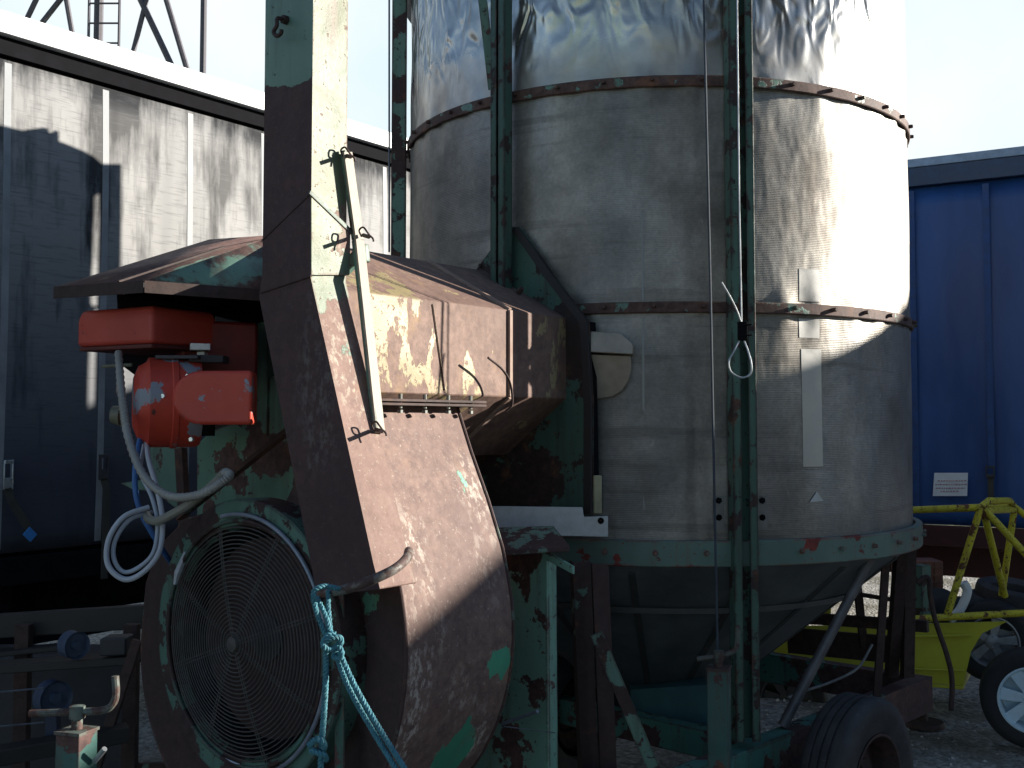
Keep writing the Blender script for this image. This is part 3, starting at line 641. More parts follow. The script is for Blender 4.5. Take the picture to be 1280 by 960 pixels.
hose([PY(180, 556, 3.69), PY(176, 590, 3.62), PY(190, 622, 3.56), PY(197, 655, 3.51), PY(192, 690, 3.48), PY(174, 709, 3.47), PY(155, 715, 3.47), PY(143, 700, 3.47), PY(144, 676, 3.49), PY(162, 650, 3.52), PY(190, 640, 3.57)], .007, 'hose', (.36, .40, .46))
hose([PY(281, 590, 3.36), PY(268, 604, 3.38), PY(240, 628, 3.42), PY(215, 643, 3.44), PY(198, 651, 3.46), PY(186, 649, 3.5), PY(184, 644, 3.56)], .014, 'hose', (.20, .20, .17), 'thick bent grey pipe')
# support plates behind the burner
aS = 2.72
sp_m = paint('side plate', bias=.09, scale=5.5, patches=[(PA(325, 590, aS), .28, -.16), (PA(280, 590, aS), .12, -.16), (PA(350, 620, aS), .1, .1)], pc=(.12, .23, .17))
b = MB(); b.prism([PA(x, y, aS) for x, y in ((246, 556), (262, 540), (290, 530), (340, 470), (420, 470), (430, 960), (230, 960), (246, 640))], A*.01)
b.box(PA(330, 470, aS)+A*.02, B*.03, A*.03, Z*.22); b.build('side_plate', sp_m, dr, .002)
b = MB(); b.prism([PA(x, y, 2.9) for x, y in ((185, 556), (226, 556), (226, 640), (188, 612))], A*.01); b.prism([PA(x, y, 2.9) for x, y in ((150, 604), (188, 598), (188, 614), (166, 612))], A*.006)
b.each('bracket_plate', M['frame_green'], dr, bevel=.002)
b = MB(); b.angle(PA(228, 650, 2.55), PA(372, 536, 2.55), Z*.035, -A*.03); b.build('brace', M['frame_rust'], dr, .001)
b = MB(); b.bar(PA(318, 430, 2.8), PA(330, 620, 2.8), B*.06, .02); b.bar(PA(226, 560, 2.85), PA(246, 960, 2.85), B*.05, .03); b.bar(PA(90, 960, 3.2), PA(420, 960, 3.2), Z*.05, .03); b.each('upright', M['frame_rust'], dr, bevel=.002)
# chassis deck behind the fan
# ---------------------------------------------------------------- blower
FC = PA(303, 803, 2.20); FCb, FCz = FC.dot(B), FC.z-EYE
cb, cz, sr = -2.905, -.69, .742; a0s, a1s = 2.30, 2.79
prof = [(-2.57, .055), (-2.405, .055), (-2.345, -.09), (-2.275, -.24), (-2.215, -.39)]
for k in range(0, 39):
    th = R(16-5*k); rr = sr-.22*(k/38)**1.2; prof.append((cb+rr*math.cos(th), cz+rr*math.sin(th)))
prof += [(-3.40, -.55), (-3.33, -.42), (-3.18, -.32), (-2.92, -.262), (-2.68, -.24), (-2.60, -.12)]
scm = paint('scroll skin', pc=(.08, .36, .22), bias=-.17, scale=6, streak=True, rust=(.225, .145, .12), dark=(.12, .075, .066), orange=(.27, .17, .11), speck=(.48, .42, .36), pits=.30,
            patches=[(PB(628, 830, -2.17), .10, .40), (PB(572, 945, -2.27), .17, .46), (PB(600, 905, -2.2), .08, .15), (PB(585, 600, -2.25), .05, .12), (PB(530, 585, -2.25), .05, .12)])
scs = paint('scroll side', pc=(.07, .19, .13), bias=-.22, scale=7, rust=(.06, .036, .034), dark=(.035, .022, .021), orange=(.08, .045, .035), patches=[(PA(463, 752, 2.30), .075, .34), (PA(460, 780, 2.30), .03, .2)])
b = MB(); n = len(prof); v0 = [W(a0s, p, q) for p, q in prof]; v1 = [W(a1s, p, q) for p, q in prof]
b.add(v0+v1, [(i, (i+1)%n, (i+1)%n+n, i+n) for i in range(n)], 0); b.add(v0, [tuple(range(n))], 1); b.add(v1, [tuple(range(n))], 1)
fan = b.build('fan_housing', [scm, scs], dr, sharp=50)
b = MB() # rolled edges
for aa in (a0s+.004, a1s-.004): b.tube([W(aa, p, q) for p, q in prof[1:-2]], .006, 8)
b.each('housing_edge', M['frame_rust'], fan)
b = MB(); b.box(W((a0s+a1s)/2+.02, -2.50, .072), A*.30, B*.155, Z*.004); b.box(W((a0s+a1s)/2+.02, -2.50, .060), A*.30, B*.155, Z*.004)
b.build('flange', M['dark_rust'], fan, .001)
fb = plain('dull bolt', (.20, .21, .19), .6, .3)
b = MB()
for k in range(5):
    q = W(2.36+.11*k, -2.36, .05); b.lathe([(.001, .022), (.006, .022), (.006, -.022), (.001, -.022)], q+Z*.02, Z, 8)
    q = q-Z*.012; b.lathe([(.001, -.005), (.009, -.005), (.009, .005), (.001, .005)], q, Z, 6)
b.each('flange_bolt', fb, fan, per=2)
# inlet side with round grille
aF = 2.20; FC = PA(303, 803, aF)
inm = paint('inlet skin', bias=.01, scale=6, rust=(.060, .036, .034), dark=(.03, .02, .02), orange=(.08, .05, .04), pc=(.10, .20, .16),
            patches=[(PA(205, 740, aF), .1, .1), (PA(235, 900, aF), .12, .06), (PA(350, 930, aF), .2, .1), (PA(215, 840, aF), .1, -.1), (PA(380, 760, aF), .1, .04)])
b = MB(); RO = .432; RG = .352
b.lathe([(RG-.012, .03), (RG, .004), (RG+.02, .0), (RO-.004, .0), (RO, .004), (RO, .10), (RO-.01, .12)], FC, A, 96); ring = b.build('inlet_ring', inm, fan)
b = MB(); b.lathe([(RG-.01, .03), (RG-.06, .13), (RG-.08, .30), (.001, .31)], FC, A, 64); b.build('inlet_throat', M['black'], ring)
b = MB()
for k in range(27):
    rr = .022+.0125*k
    b.tube([FC-A*.004+(B*math.cos(t)+Z*math.sin(t))*rr-A*.03*(1-(rr/RG)**2) for t in [2*math.pi*i/56 for i in range(56)]], .0022, 5, closed=True)
for k in range(8):
    t = math.pi*2*k/8+.33; d = B*math.cos(t)+Z*math.sin(t); e = A.cross(d)
    for s_ in (-.5, .5):
        b.tube([FC+d*r_+e*.010*s_-A*(.004+.03*(1-(r_/RG)**2)-.004) for r_ in (.02, .12, .22, .30, RG+.005)], .0026, 6)
b.lathe([(.001, -.045), (.022, -.042), (.026, -.030), (.001, -.03)], FC, A, 20)
b.build('grille', plain('grille wire', (.085, .08, .077), .6, .2), fan)
b = MB()
for k in range(7):
    t = 2*math.pi*k/7; d = B*math.cos(t)+Z*math.sin(t); e = A.cross(d)
    b.prism([FC+d*.07+A*.10, FC+d*.30+A*.10+e*.02, FC+d*.30+A*.17+e*.13, FC+d*.07+A*.16+e*.06], A*.006)
b.lathe([(.001, .08), (.07, .09), (.075, .16)], FC, A, 24); b.build('fan_blade', M['dark_steel'], fan)
b = MB(); arc = [FC+(B*math.cos(R(t))+Z*math.sin(R(t)))*(.386)-A*.012 for t in range(-72, 108, 4)]; b.tube(arc, .0065, 8)
b.build('edge_hoop', plain('scratched pale hoop', (.24, .27, .33), .4, .2), fan)
b = MB(); arc = [FC+(B*math.cos(R(t))+Z*math.sin(R(t)))*(.367)-A*.006 for t in range(0, 360, 4)]; b.tube(arc, .007, 8, closed=True); b.build('grille_rim', inm, fan)
# silver scuff of sealant on the inlet ring
b = MB(); pts = [PA(x, y, aF-.006) for x, y in ((232, 690), (228, 702), (222, 716), (219, 730))]
b.tube(pts, .008, 6, rf=lambda i: [.006, .011, .012, .007][i]); b.tube([PA(x, y, aF-.006) for x, y in ((275, 946), (285, 951), (300, 957))], .005, 6); b.each('sealant', plain('pale sealant', (.5, .55, .62), .5), ring)
# post right of the fan
b = MB(); b.angle(PA(418, 740, 2.22), PA(418, 1010, 2.22), B*.036, A*.03); b.build('post', paint('post paint', bias=.06, scale=9, pc=(.05, .15, .12)), dr, .0015)

b = MB(); b.tube([PY(628, 905, 3.55), PY(672, 889, 3.40)], .006, 8); b.tube([PY(630, 908, 3.5), PY(694, 916, 3.45)], .0018, 6); b.each('stay_rod', M['wire_dark'], fan)
# ---------------------------------------------------------------- elevator duct
aD0, aD1 = 2.11, 2.245
dp = [(-2.364, 2.4), (-2.364, .62), (-2.364, .41), (-2.285, .17), (-2.11, -.365), (-2.085, -.43), (-2.325, -.47), (-2.585, .37), (-2.572, .44), (-2.572, 2.4)]
dpl = paint('duct shade-painted side', bias=0.0, scale=5, zramp=(2.68, 2.88, -.5, .5), rust=(.075, .042, .042), dark=(.05, .03, .031), orange=(.09, .05, .04), speck=(.12, .105, .095), pits=.33,
            patches=[(PA(358, 97, aD0), .035, .0)])  # rust darkened to hold the shade; the paint edge is wear
dpr = paint('duct sun-painted side', pc=(.085, .155, .11), pc2=(.16, .155, .085), bias=.02, scale=6, zramp=(EYE+.05, EYE+.60, -.20, .13), rust=(.24, .152, .125), dark=(.16, .095, .08), orange=(.32, .18, .10), speck=(.42, .38, .30),
            patches=[(PA(440, 400, aD1), .1, .14), (PA(425, 300, aD1), .12, -.2)])  # rust lightened to hold the sun; the patches are wear
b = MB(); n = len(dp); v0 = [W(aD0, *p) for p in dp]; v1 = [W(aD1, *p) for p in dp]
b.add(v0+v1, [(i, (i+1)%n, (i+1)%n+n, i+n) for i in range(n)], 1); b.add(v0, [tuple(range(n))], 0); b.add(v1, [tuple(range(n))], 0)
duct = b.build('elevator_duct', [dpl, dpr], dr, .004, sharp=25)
b = MB(); b.bar(PA(326, 366, aD0-.002), PA(389, 345, aD0-.002), Z*.004, .006); b.bar(PA(328, 300, aD0-.001), PA(387, 243, aD0-.001), Z*.004, .003); b.each('weld_bead', M['dark_rust'], duct)
# lapped cover plate on the sunny side
def DB(px, py, off=.004): return PB(px, py, -2.364+off)
b = MB(); b.prism([DB(388, 243), DB(437, 290), DB(436, 344), DB(388, 344)], B*.004); b.build('cover_plate', dpr, duct, .001)
b = MB(); b.bar(DB(387, 240, .008), DB(440, 291, .008), Z*.012, .006); b.build('cover_lip', M['frame_green'], duct)
# hook near the top
b = MB(); q = PA(357, 25, aD0-.004); b.bolt(q, -A, .014, .012)
b.tube(spline([q, q-A*.03+B*-.0-Z*.004, PA(346, 32, aD0-.04), PA(342, 40, aD0-.04), PA(346, 45, aD0-.04), PA(351, 42, aD0-.04), PA(352, 37, aD0-.04)], 6), .006, 8); b.build('hook', M['dark_rust'], duct)
# control bars with spring clips
b = MB(); p0, p1, p2 = PB(434, 190, -2.345), PB(449, 300, -2.343), PB(475, 541, -2.213)
b.bar(p0, p1, A*.034, .008); b.bar(p1, p2, A*.034, .008)
lev = b.build('control_bar', plain('chalky pale bar', (.34, .30, .24), .6, 0, .5, 22), dr, .001)
b = MB(); b.bar(PB(429, 188, -2.350), PB(443, 300, -2.350), B*.018, .005); b.bar(PB(443, 300, -2.350), PB(469, 537, -2.220), B*.018, .005); b.build('control_bar_back', M['frame_green'], lev)
b = MB()
for (x, y, yy) in ((433, 192, 3.19), (456, 292, 3.20), (472, 535, 3.08)):
    b.tube(spline([PY(x-4, y+4, yy), PY(x-7, y-4, yy), PY(x-2, y-8, yy-.01), PY(x+3, y-2, yy-.01), PY(x+6, y+2, yy), PY(x+10, y+6, yy), PY(x+11, y+10, yy)], 5), .0028, 6)
    b.tube([PY(x-2, y+2, yy+.03), PY(x+5, y+4, yy-.03)], .006, 8)
b.each('spring_clip', M['dark_rust'], lev, per=2)
b = MB(); b.prism([PY(x, y, 3.28) for x, y in ((430, 344), (431, 324), (442, 312), (456, 304), (458, 326), (440, 334))], V((.01, .02, 0))); b.build('bar_bracket', M['frame_green'], dr, .002)
b = MB(); b.tube(spline([PY(398, 742, 2.90), PY(430, 737, 2.84), PY(462, 726, 2.82), PY(492, 712, 2.84), PY(508, 698, 2.90), PY(511, 689, 2.97)], 8), .0125, 12); b.build('bent_handle', paint('handle', pc=(.20, .19, .17), bias=0, scale=20, rust=(.12,.08,.07)), dr)

# ---------------------------------------------------------------- lower frame, legs, chassis
LM = paint('green leg panel', bias=.13, scale=7, patches=[(PA(640, 935, 3.15), .14, -.28), (PA(668, 870, 3.15), .06, -.1), (PA(655, 700, 3.15), .09, -.25), (PA(632, 690, 3.15), .1, -.3)], pc=(.21, .40, .31))
b = MB(); aL = 3.15; b.prism([PA(x, y, aL) for x, y in ((560, 690), (676, 685), (716, 708), (716, 718), (683, 700), (685, 1010), (560, 1010))], A*.012)
b.prism([PA(683, 702, aL)+A*.012, PA(685, 1010, aL)+A*.012, PA(685, 1010, aL)+A*.06, PA(683, 702, aL)+A*.06], -B*.006); b.build('leg_panel', LM, dr, .002)
b = MB(); top = [PY(612, 662, 3.95), PY(690, 658, 3.98), PY(712, 680, 3.85), PY(660, 688, 3.7), PY(600, 690, 3.7)]
b.prism([PY(622, 659, 4.0), PY(692, 657, 4.0), PY(712, 682, 3.85), PY(625, 688, 3.78)], -Z*.02); b.build('lid', M['frame'], dr, .003)
b = MB()
b.angle(PY(716, 703, 4.42), PY(728, 1000, 4.42), V((.07, .02, 0)), V((-.01, .07, 0))); b.angle(PY(740, 706, 4.36), PY(752, 1000, 4.36), V((.065, .02, 0)), V((0, .06, 0)))
b.each('leg', M['frame_rust'], dr, bevel=.0015)
b = MB(); b.angle(PY(738, 795, 4.32), PY(818, 985, 4.28), V((.045, 0, .02)), V((0, .04, 0))); b.build('brace', M['frame'], dr, .0015)
# chassis long beam
P1 = PZ(915, 938, EYE-1.30); P2 = PZ(1150, 846, EYE-1.30); dch = (P2-P1).normalized(); nch = V((dch.y, -dch.x, 0))
chm = paint('chassis paint', bias=.02, scale=6, patches=[(P1+V((.1, 0, -.05)), .35, .15), (P2, 1.0, -.2)], pc=(.09, .25, .20))
b = MB(); e0 = P1-dch*1.9; e1 = P2+dch*.05
b.bar(e0-Z*.004, e1-Z*.004, nch*.09, .008); b.bar(e0+nch*.04-Z*.085, e1+nch*.04-Z*.085, Z*.17, .008); b.bar(e0-Z*.17, e1-Z*.17, nch*.09, .008)
for k in (0.2, 2.2): b.box(e0+dch*k-nch*.6-Z*.09, dch*.04, nch*.6, Z*.06)
far0 = e0-nch*1.35; far1 = e1-nch*1.35; b.bar(far0-Z*.09, far1-Z*.09, Z*.17, .06)
b.box(e1-nch*.68-Z*.09, dch*.04, nch*.70, Z*.08)
b.build('chassis_beam', chm, dr, .002)
b = MB(); b.tube([PY(1090, 694, 4.95), PZ(978, 908, EYE-1.29)], .022, 12); b.build('strut', plain('grey tube strut', (.14, .135, .14), .5, .3), dr)
b = MB(); b.angle(PY(1122, 690, 5.25), PZ(1110, 848, EYE-1.27), V((.06, .02, 0)), V((.0, .06, 0))); b.angle(PY(1132, 688, 5.4), PY(1130, 848, 5.6), V((.06, .02, 0)), V((.0, .06, 0)))
b.bar(PY(1108, 690, 5.2), PY(1096, 870, 5.2), V((.035, 0, 0)), .02)
b.each('leg', M['dark_rust'], dr, bevel=.0015)
b = MB(); b.bar(PY(1000, 772, 6.2), PY(1160, 783, 5.75), Z*.06, .03); b.bar(PY(985, 800, 6.3), PY(1115, 812, 5.9), Z*.14, .02); b.bar(PY(1072, 735, 6.0), PY(1080, 810, 6.0), V((.04, 0, 0)), .03); b.bar(PY(1075, 743, 6.0), PY(1130, 752, 5.9), Z*.02, .03)
b.each('cross_member', M['dark_rust'], dr, bevel=.002)
# rear jack with foot
jp = PZ(1155, 905, .0); b = MB(); jt = PY(1150, 750, jp.y)
b.box(V((jp.x, jp.y, .62)), V((.035, .02, 0)), V((-.02, .035, 0)), Z*.33); b.build('rear_jack', M['frame'], dr, .003)
b = MB(); b.lathe([(.001, .02), (.11, .02), (.12, .005), (.12, -.01)], V((jp.x, jp.y, .0)), Z, 32); b.tube([V((jp.x, jp.y, .0)), V((jp.x, jp.y, .32))], .022, 12); b.build('jack_foot', M['dark_rust'], dr)
b = MB(); b.tube(spline([PY(1146, 728, 5.3), PY(1160, 722, 5.3), PY(1163, 745, 5.3), PY(1169, 775, 5.3), PY(1184, 820, 5.3), PY(1190, 850, 5.3), PY(1189, 888, 5.3)], 8), .012, 10); b.build('drain_pipe', M['dark_rust'], dr)
b = MB(); b.tube(spline([PY(1090, 806, 5.3), PY(1072, 835, 5.2), PY(1040, 852, 5.15), PY(1005, 864, 5.1), PY(985, 872, 5.05)], 6), .006, 8); b.build('cable', plain('grey cable', (.2, .2, .2), .5), dr)
# road wheel
wax = V((math.sin(R(46)), -math.cos(R(46)), 0)); wc = PY(1072, 976, 4.62)
def tyre_mat():
    t = NT('worn tyre'); n = t.noise(40, 6, .7); n2 = t.noise(6, 5)
    c = t.mix(t.rng(n2, .35, .65), (.018, .018, .020), (.05, .048, .05)); c = t.mix(t.rng(n, .64, .7, 0, .6), c, (.16, .16, .16)); return t.out(c, .7, 0, t.bump(n, .4, .004))
M['tyre'] = tyre_mat()
wheel(wc, wax, .34, .19, dr, M['dark_rust'], tyremat=M['tyre'])
b = MB(); b.tube([wc-wax*.15, wc-wax*1.5], .035, 12); b.build('axle', M['dark_rust'], dr)
wheel(wc-wax*1.55, -wax, .34, .19, dr, M['dark_rust'], tyremat=M['tyre'])
# front jack with crank at the mast foot
def jack(px0, px1, ytop, ybot, y, cranked, label):
    p0 = PY(px0, ytop, y); p1 = PY(px1, ytop, y); wd = p1.x-p0.x; c = (p0+p1)/2; zb = .02
    u = V((math.cos(R(-18)), math.sin(R(-18)), 0)); v = V((-u.y, u.x, 0)); h = wd/2*.80
    b = MB(); b.box(V((c.x, c.y, (c.z+zb)/2)), u*h, v*h, Z*((c.z-zb)/2)); j = b.build('jack_post', paint('jack paint'+str(px0), bias=.12, scale=9, pc=(.05, .13, .115), patches=[(c, .08, -.25)]), dr, .003); j['label'] = label
    b = MB(); b.box(c+Z*.004, u*(h+.003), v*(h+.003), Z*.004); b.tube([c, c+Z*.05], .014, 12); b.lathe([(.02, 0), (.02, .03), (.001, .032)], c+Z*.035, Z, 16)
    pts = [PY(x, yy, y) for x, yy in cranked]; b.tube(spline(pts, 6), .0095, 10); b.build('crank', paint('crank paint'+str(px0), bias=.03, scale=20, pc=(.12, .16, .14), rust=(.10, .06, .05)), j)
jack(882, 915, 836, 960, 4.10, [(871, 824), (898, 820), (915, 815), (921, 806), (922, 782)], 'short teal jack post below the front mast')
jack(74, 118, 915, 960, 2.90, [(37, 892), (90, 890), (128, 888), (141, 880), (145, 866), (144, 845)], 'short pale green jack post with cranked handle at the lower left')
b = MB(); b.tube([PY(118, 952, 2.9), PY(131, 936, 2.88)], .007, 8); b.build('jack_pin', M['wire'], dr)

# cables in front of the bin
b = MB(); b.tube([PY(879, -30, 4.25), PY(888, 360, 4.22), PY(897, 818, 4.12)], .0045, 8); b.build('hoist_cable', plain('blue grey hoist cable', (.035, .05, .07), .7), dr)
b = MB(); b.tube([PY(486.5, -30, 5.4), PY(486.5, 315, 5.4)], .005, 6); b.build('hoist_cable', M['wire_dark'], dr)
b = MB(); yy = 4.27
b.tube([PY(921, -30, yy), PY(924, 250, yy), PY(927, 404, yy)], .0032, 8)
b.tube(spline([PY(902, 353, yy-.03), PY(912, 370, yy-.03), PY(921, 388, yy-.02), PY(927, 405, yy)], 6), .0036, 8)
b.tube(spline([PY(925, 424, yy), PY(917, 440, yy-.02), PY(911, 452, yy-.03), PY(914, 465, yy-.03), PY(927, 472, yy-.03), PY(938, 467, yy-.03), PY(939, 454, yy-.03), PY(934, 436, yy-.01), PY(930, 426, yy)], 6), .0036, 8)
wl = b.build('wire_loop', M['wire'], dr)
b = MB(); b.box(PY(928, 414, yy), V((.017, 0, 0)), V((0, .012, 0)), Z*.036)
for k in (-.02, .02): b.tube([PY(922, 414, yy-.012)+Z*k, PY(940, 412, yy-.012)+Z*k], .004, 6)
b.build('rope_clamp', M['black'], wl, .003)

# ================================================================== ROPE
def twist(b, pts, r=.0042, pitch=.028, strands=3):
    pts = spline(pts, 10); s = 0; dense = []
    for p0, p1 in zip(pts, pts[1:]):
        n = max(1, int((p1-p0).length/.0035))
        for k in range(n): dense.append(p0.lerp(p1, k/n))
    for st_ in range(strands):
        out = []; s = 0; up = V((0, -1, 0))
        for i, p in enumerate(dense):
            t = (dense[min(i+1, len(dense)-1)]-dense[max(i-1, 0)]).normalized(); up = (up-t*up.dot(t)).normalized(); sd = t.cross(up)
            if i: s += (p-dense[i-1]).length
            a = 2*math.pi*(s/pitch+st_/strands); out.append(p+(up*math.cos(a)+sd*math.sin(a))*r*.62)
        b.tube(out, r*.62, 6)
rp = MB(); y0 = 2.80
twist(rp, [PY(424, 736, y0+.03), PY(404, 733, y0+.0), PY(392, 741, y0-.01), PY(395, 762, y0), PY(404, 786, y0), PY(411, 800, y0)], .0062)
twist(rp, [PY(396, 746, y0+.02), PY(408, 772, y0+.0), PY(412, 790, y0)], .0055)
twist(rp, [PY(410, 738, y0+.05), PY(411, 765, y0+.02), PY(414, 795, y0)], .0055)
twist(rp, [PY(404, 808, y0-.01), PY(412, 798, y0-.02), PY(424, 797, y0-.01), PY(425, 806, y0), PY(412, 812, y0-.01), PY(404, 806, y0-.02), PY(410, 794, y0-.01), PY(420, 793, y0)], .0068)
twist(rp, [PY(420, 805, y0), PY(427, 814, y0-.01), PY(425, 822, y0-.01), PY(417, 820, y0), PY(424, 810, y0+.01)], .006)
twist(rp, [PY(408, 808, y0), PY(407, 850, y0), PY(405, 890, y0), PY(402, 930, y0), PY(400, 985, y0)], .0068)
twist(rp, [PY(424, 815, y0), PY(445, 860, y0-.02), PY(475, 912, y0-.05), PY(515, 975, y0-.1)], .0062)
twist(rp, [PY(419, 816, y0+.01), PY(436, 860, y0-.01), PY(465, 912, y0-.04), PY(498, 966, y0-.09)], .0062)
twist(rp, [PY(386, 932, y0), PY(396, 924, y0-.02), PY(405, 930, y0-.02), PY(402, 940, y0), PY(390, 938, y0-.01), PY(404, 944, y0-.02), PY(408, 950, y0)], .0068)
tag(rp.build('rope', plain('blue polyprop rope', (.06, .21, .26), .75, 0, .35, 60)), 'knotted blue rope tied to the bent handle and hanging past the round grille', 'rope')

# ================================================================== OLD MACHINE (lower left, in the dark)
mc_ = thing('farm_machine', PZ(60, 900, .0).lerp(PZ(60, 960, 0), .3), 'dark rusty farm machine with rails and blue belt pulleys under the trailer edge', 'machine')
b = MB(); Ym = 4.6
b.bar(PY(-60, 838, Ym), PY(172, 822, Ym+.1), Z*.035, .12); b.bar(PY(-60, 822, Ym+.2), PY(80, 808, Ym+.25), Z*.02, .1); b.bar(PY(-60, 786, Ym+.3), PY(185, 770, Ym+.4), Z*.10, .06)
b.bar(PY(-60, 955, Ym-.3), PY(160, 915, Ym), Z*.06, .1)
mc1 = b.each('rail', plain('oily brown rail', (.03, .027, .024), .6), mc_, bevel=.004)
b = MB(); q0, q1 = PY(-80, 800, Ym+.7), PY(165, 800, Ym+.9); b.bar(q0-Z*.42, q1-Z*.42, Z*.75, .3); b.build('dark_backing', M['dark_steel'], mc_, .02)  # dark box added to deepen the shade behind the machine
b = MB()
for x in (30, 165): b.bar(PY(x, 780, Ym+.25), V((PY(x, 780, Ym+.25).x, Ym+.25, 0)), V((.06, 0, 0)), .05)
b.bar(PY(172, 800, Ym), PY(120, 960, Ym), V((.04, 0, 0)), .03); b.each('stand', M['dark_rust'], mc_, bevel=.003)
for (x, y, r) in ((92, 806, .055), (66, 872, .07)):
    b = MB(); c = PY(x, y, Ym-.02); ax = V((.75, -.6, 0)).normalized()
    b.lathe([(.001, .03), (r*.3, .03), (r*.35, .012), (r*.85, .012), (r, .03), (r*.92, 0), (r, -.03), (r*.3, -.03)], c, ax, 32); b.build('pulley', plain('blue grey pulley', (.06, .085, .14), .5), mc_)
b = MB(); b.box(PY(146, 806, Ym+.05), V((.05, .01, 0)), V((0, .05, 0)), Z*.035); b.box(PY(146, 797, Ym+.05), V((.045, .01, 0)), V((0, .045, 0)), Z*.008); b.build('gearbox', M['dark_steel'], mc_, .006)
b = MB(); b.prism([PY(55, 868, Ym), PY(70, 868, Ym), PY(72, 925, Ym), PY(56, 925, Ym)], V((0, .04, 0))); b.build('belt_guard', plain('blue guard', (.03, .045, .09), .5), mc_, .003)
for yv in (862, 905): 
    b = MB(); b.tube([PY(-20, yv+5, Ym-.1), PY(55, yv-2, Ym-.1)], .004, 6); b.build('rod', M['wire_dark'], mc_)

# ================================================================== YELLOW BUGGY
YM = paint('yellow cage paint', pc=(.62, .54, .03), pc2=(.50, .43, .04), bias=.10, scale=12, rust=(.16, .06, .03), dark=(.09, .04, .025), pits=.40)
YP = plain('yellow body panel', (.50, .47, .03), .5, 0, .2, 4, .1)
bw = PZ(1290, 933, 0); Yb = bw.y
bu = thing('buggy', bw+V((-.6, .5, 0)), 'yellow off road buggy with tubular roll cage and white spoked wheel', 'buggy')
Y1, Y2 = Yb+.35, Yb+1.25
b = MB(); rt = .021
def tb(*p, r=rt): b.tube([PY(x, y, yy) for x, y, yy in p], r, 12)
tb((1100, 639, Y1+.1), (1226, 634, Y1)); tb((1226, 634, Y1), (1236, 626, Y1+.05), (1262, 626, Y1+.25), (1268, 634, Y1+.3)); tb((1232, 638, Y1), (1268, 637, Y1+.3))
tb((1226, 634, Y1), (1183, 772, Y1)); tb((1229, 638, Y1), (1256, 745, Y1+.3)); tb((1268, 636, Y1+.3), (1252, 745, Y1+.35)); tb((1230, 636, Y1), (1330, 745, Y1-.1)); tb((1266, 632, Y1+.3), (1340, 690, Y1+.3))
tb((1100, 776, Y1), (1320, 764, Y1)); tb((1100, 639, Y2), (1268, 634, Y1+.3)); tb((1040, 690, Y2), (1034, 775, Y2)); tb((960, 778, Y2), (1110, 776, Y2), r=.018); tb((1035, 700, Y2), (1100, 639, Y2))
b.build('roll_cage', YM, bu)
pan = [(990, 783), (1100, 781), (1260, 777), (1228, 792), (1214, 815), (1204, 858), (1100, 848), (985, 838)]
b = MB(); b.prism([PY(x, y, Y1+.03) for x, y in pan], V((0, .02, 0))); b.bar(PY(1000, 797, Y1+.01), PY(1215, 794, Y1+.01), Z*.014, .02); b.bar(PY(1000, 832, Y1+.01), PY(1205, 838, Y1+.01), Z*.012, .02)
b.build('body_panel', YP, bu, .004)
b = MB(); b.prism([PY(x, y, Y2) for x, y in ((965, 790), (1105, 786), (1105, 850), (972, 845))], V((0, .02, 0))); b.prism([PY(1204, 858, Y1+.03), PY(1100, 850, Y1+.03), PY(1100, 838, Y2), PY(1214, 838, Y2)], -Z*.02); b.each('floor_pan', YP, bu, bevel=.004)
b = MB(); b.tube(spline([PY(1187, 776, Y1+.2), PY(1200, 762, Y1+.2), PY(1209, 740, Y1+.2), PY(1204, 728, Y1+.2)], 6), .028, 10); b.build('seat_edge', M['white'], bu)
b = MB(); b.lathe([(.001, .1), (.10, .10), (.14, .04), (.16, -.1)], PY(1170, 760, Y1+.4), V((-.2, -.2, 1)), 24); b.box(PY(1190, 768, Y1+.5), V((.14, 0, 0)), V((0, .12, 0)), Z*.10); b.build('seat', M['rubber'], bu, .02)
WX = V((-.35, -.94, 0)).normalized(); WH = plain('white wheel paint', (.60, .76, .85), .5, 0, .15)
wheel(PY(1290, 872, Yb), WX, .272, .17, bu, WH, 7, rimr=.66)
wheel(PY(985, 872, Yb+1.2), WX, .25, .17, bu, M['dark_steel'], 7, rimr=.66)
# loose wheels piled beyond
lw = thing('spare_wheel', PY(1240, 800, Yb+.75)-Z*.3, 'loose tyre on a silver star shaped alloy rim leaning inside the buggy', 'wheel')
wheel(PY(1240, 800, Yb+.75), WX, .25, .17, None, plain('silver alloy', (.30, .31, .33), .4, .5), 5, rimr=.62, as_thing=lw)
for i, (x, y, lab) in enumerate([(1258, 762, 'plain black tyre lying at the bottom of the pile in the buggy'), (1268, 746, 'plain black tyre lying on top of the pile in the buggy')]):
    b = MB(); c = PY(x, y, Yb+.95); r = .26-.02*i
    b.lathe([(r*.62, -.05), (r*.8, -.08), (r*.97, -.06), (r, -.03), (r, .03), (r*.97, .06), (r*.8, .08), (r*.62, .05), (r*.62, -.05)], c, V((.1, -.15, 1)), 40)
    tag(b.build('spare_tyre', M['tyre']), lab, 'tyre', 'spare tyres piled in the buggy')
# crate and bits beyond the chassis
b = MB(); c = PY(1146, 716, 7.6)
b.box(c, V((.14, 0, 0)), V((0, .1, 0)), Z*.09)
cr = thing('crate', c-Z*.1, 'small brown crate seen between the dryer legs and the yellow cage', 'crate'); b.build('crate_box', plain('brown crate', (.22, .09, .06), .7), cr, .006)
b = MB()
for k in (-.09, -.03, .03, .09): b.box(c+V((k, -.104, 0)), V((.008, 0, 0)), V((0, .004, 0)), Z*.085)
for k in (-.05, .0, .05): b.box(c+V((0, -.110, k)), V((.135, 0, 0)), V((0, .003, 0)), Z*.006)
b.build('crate_slat', plain('pale slat', (.20, .09, .06), .7), cr)

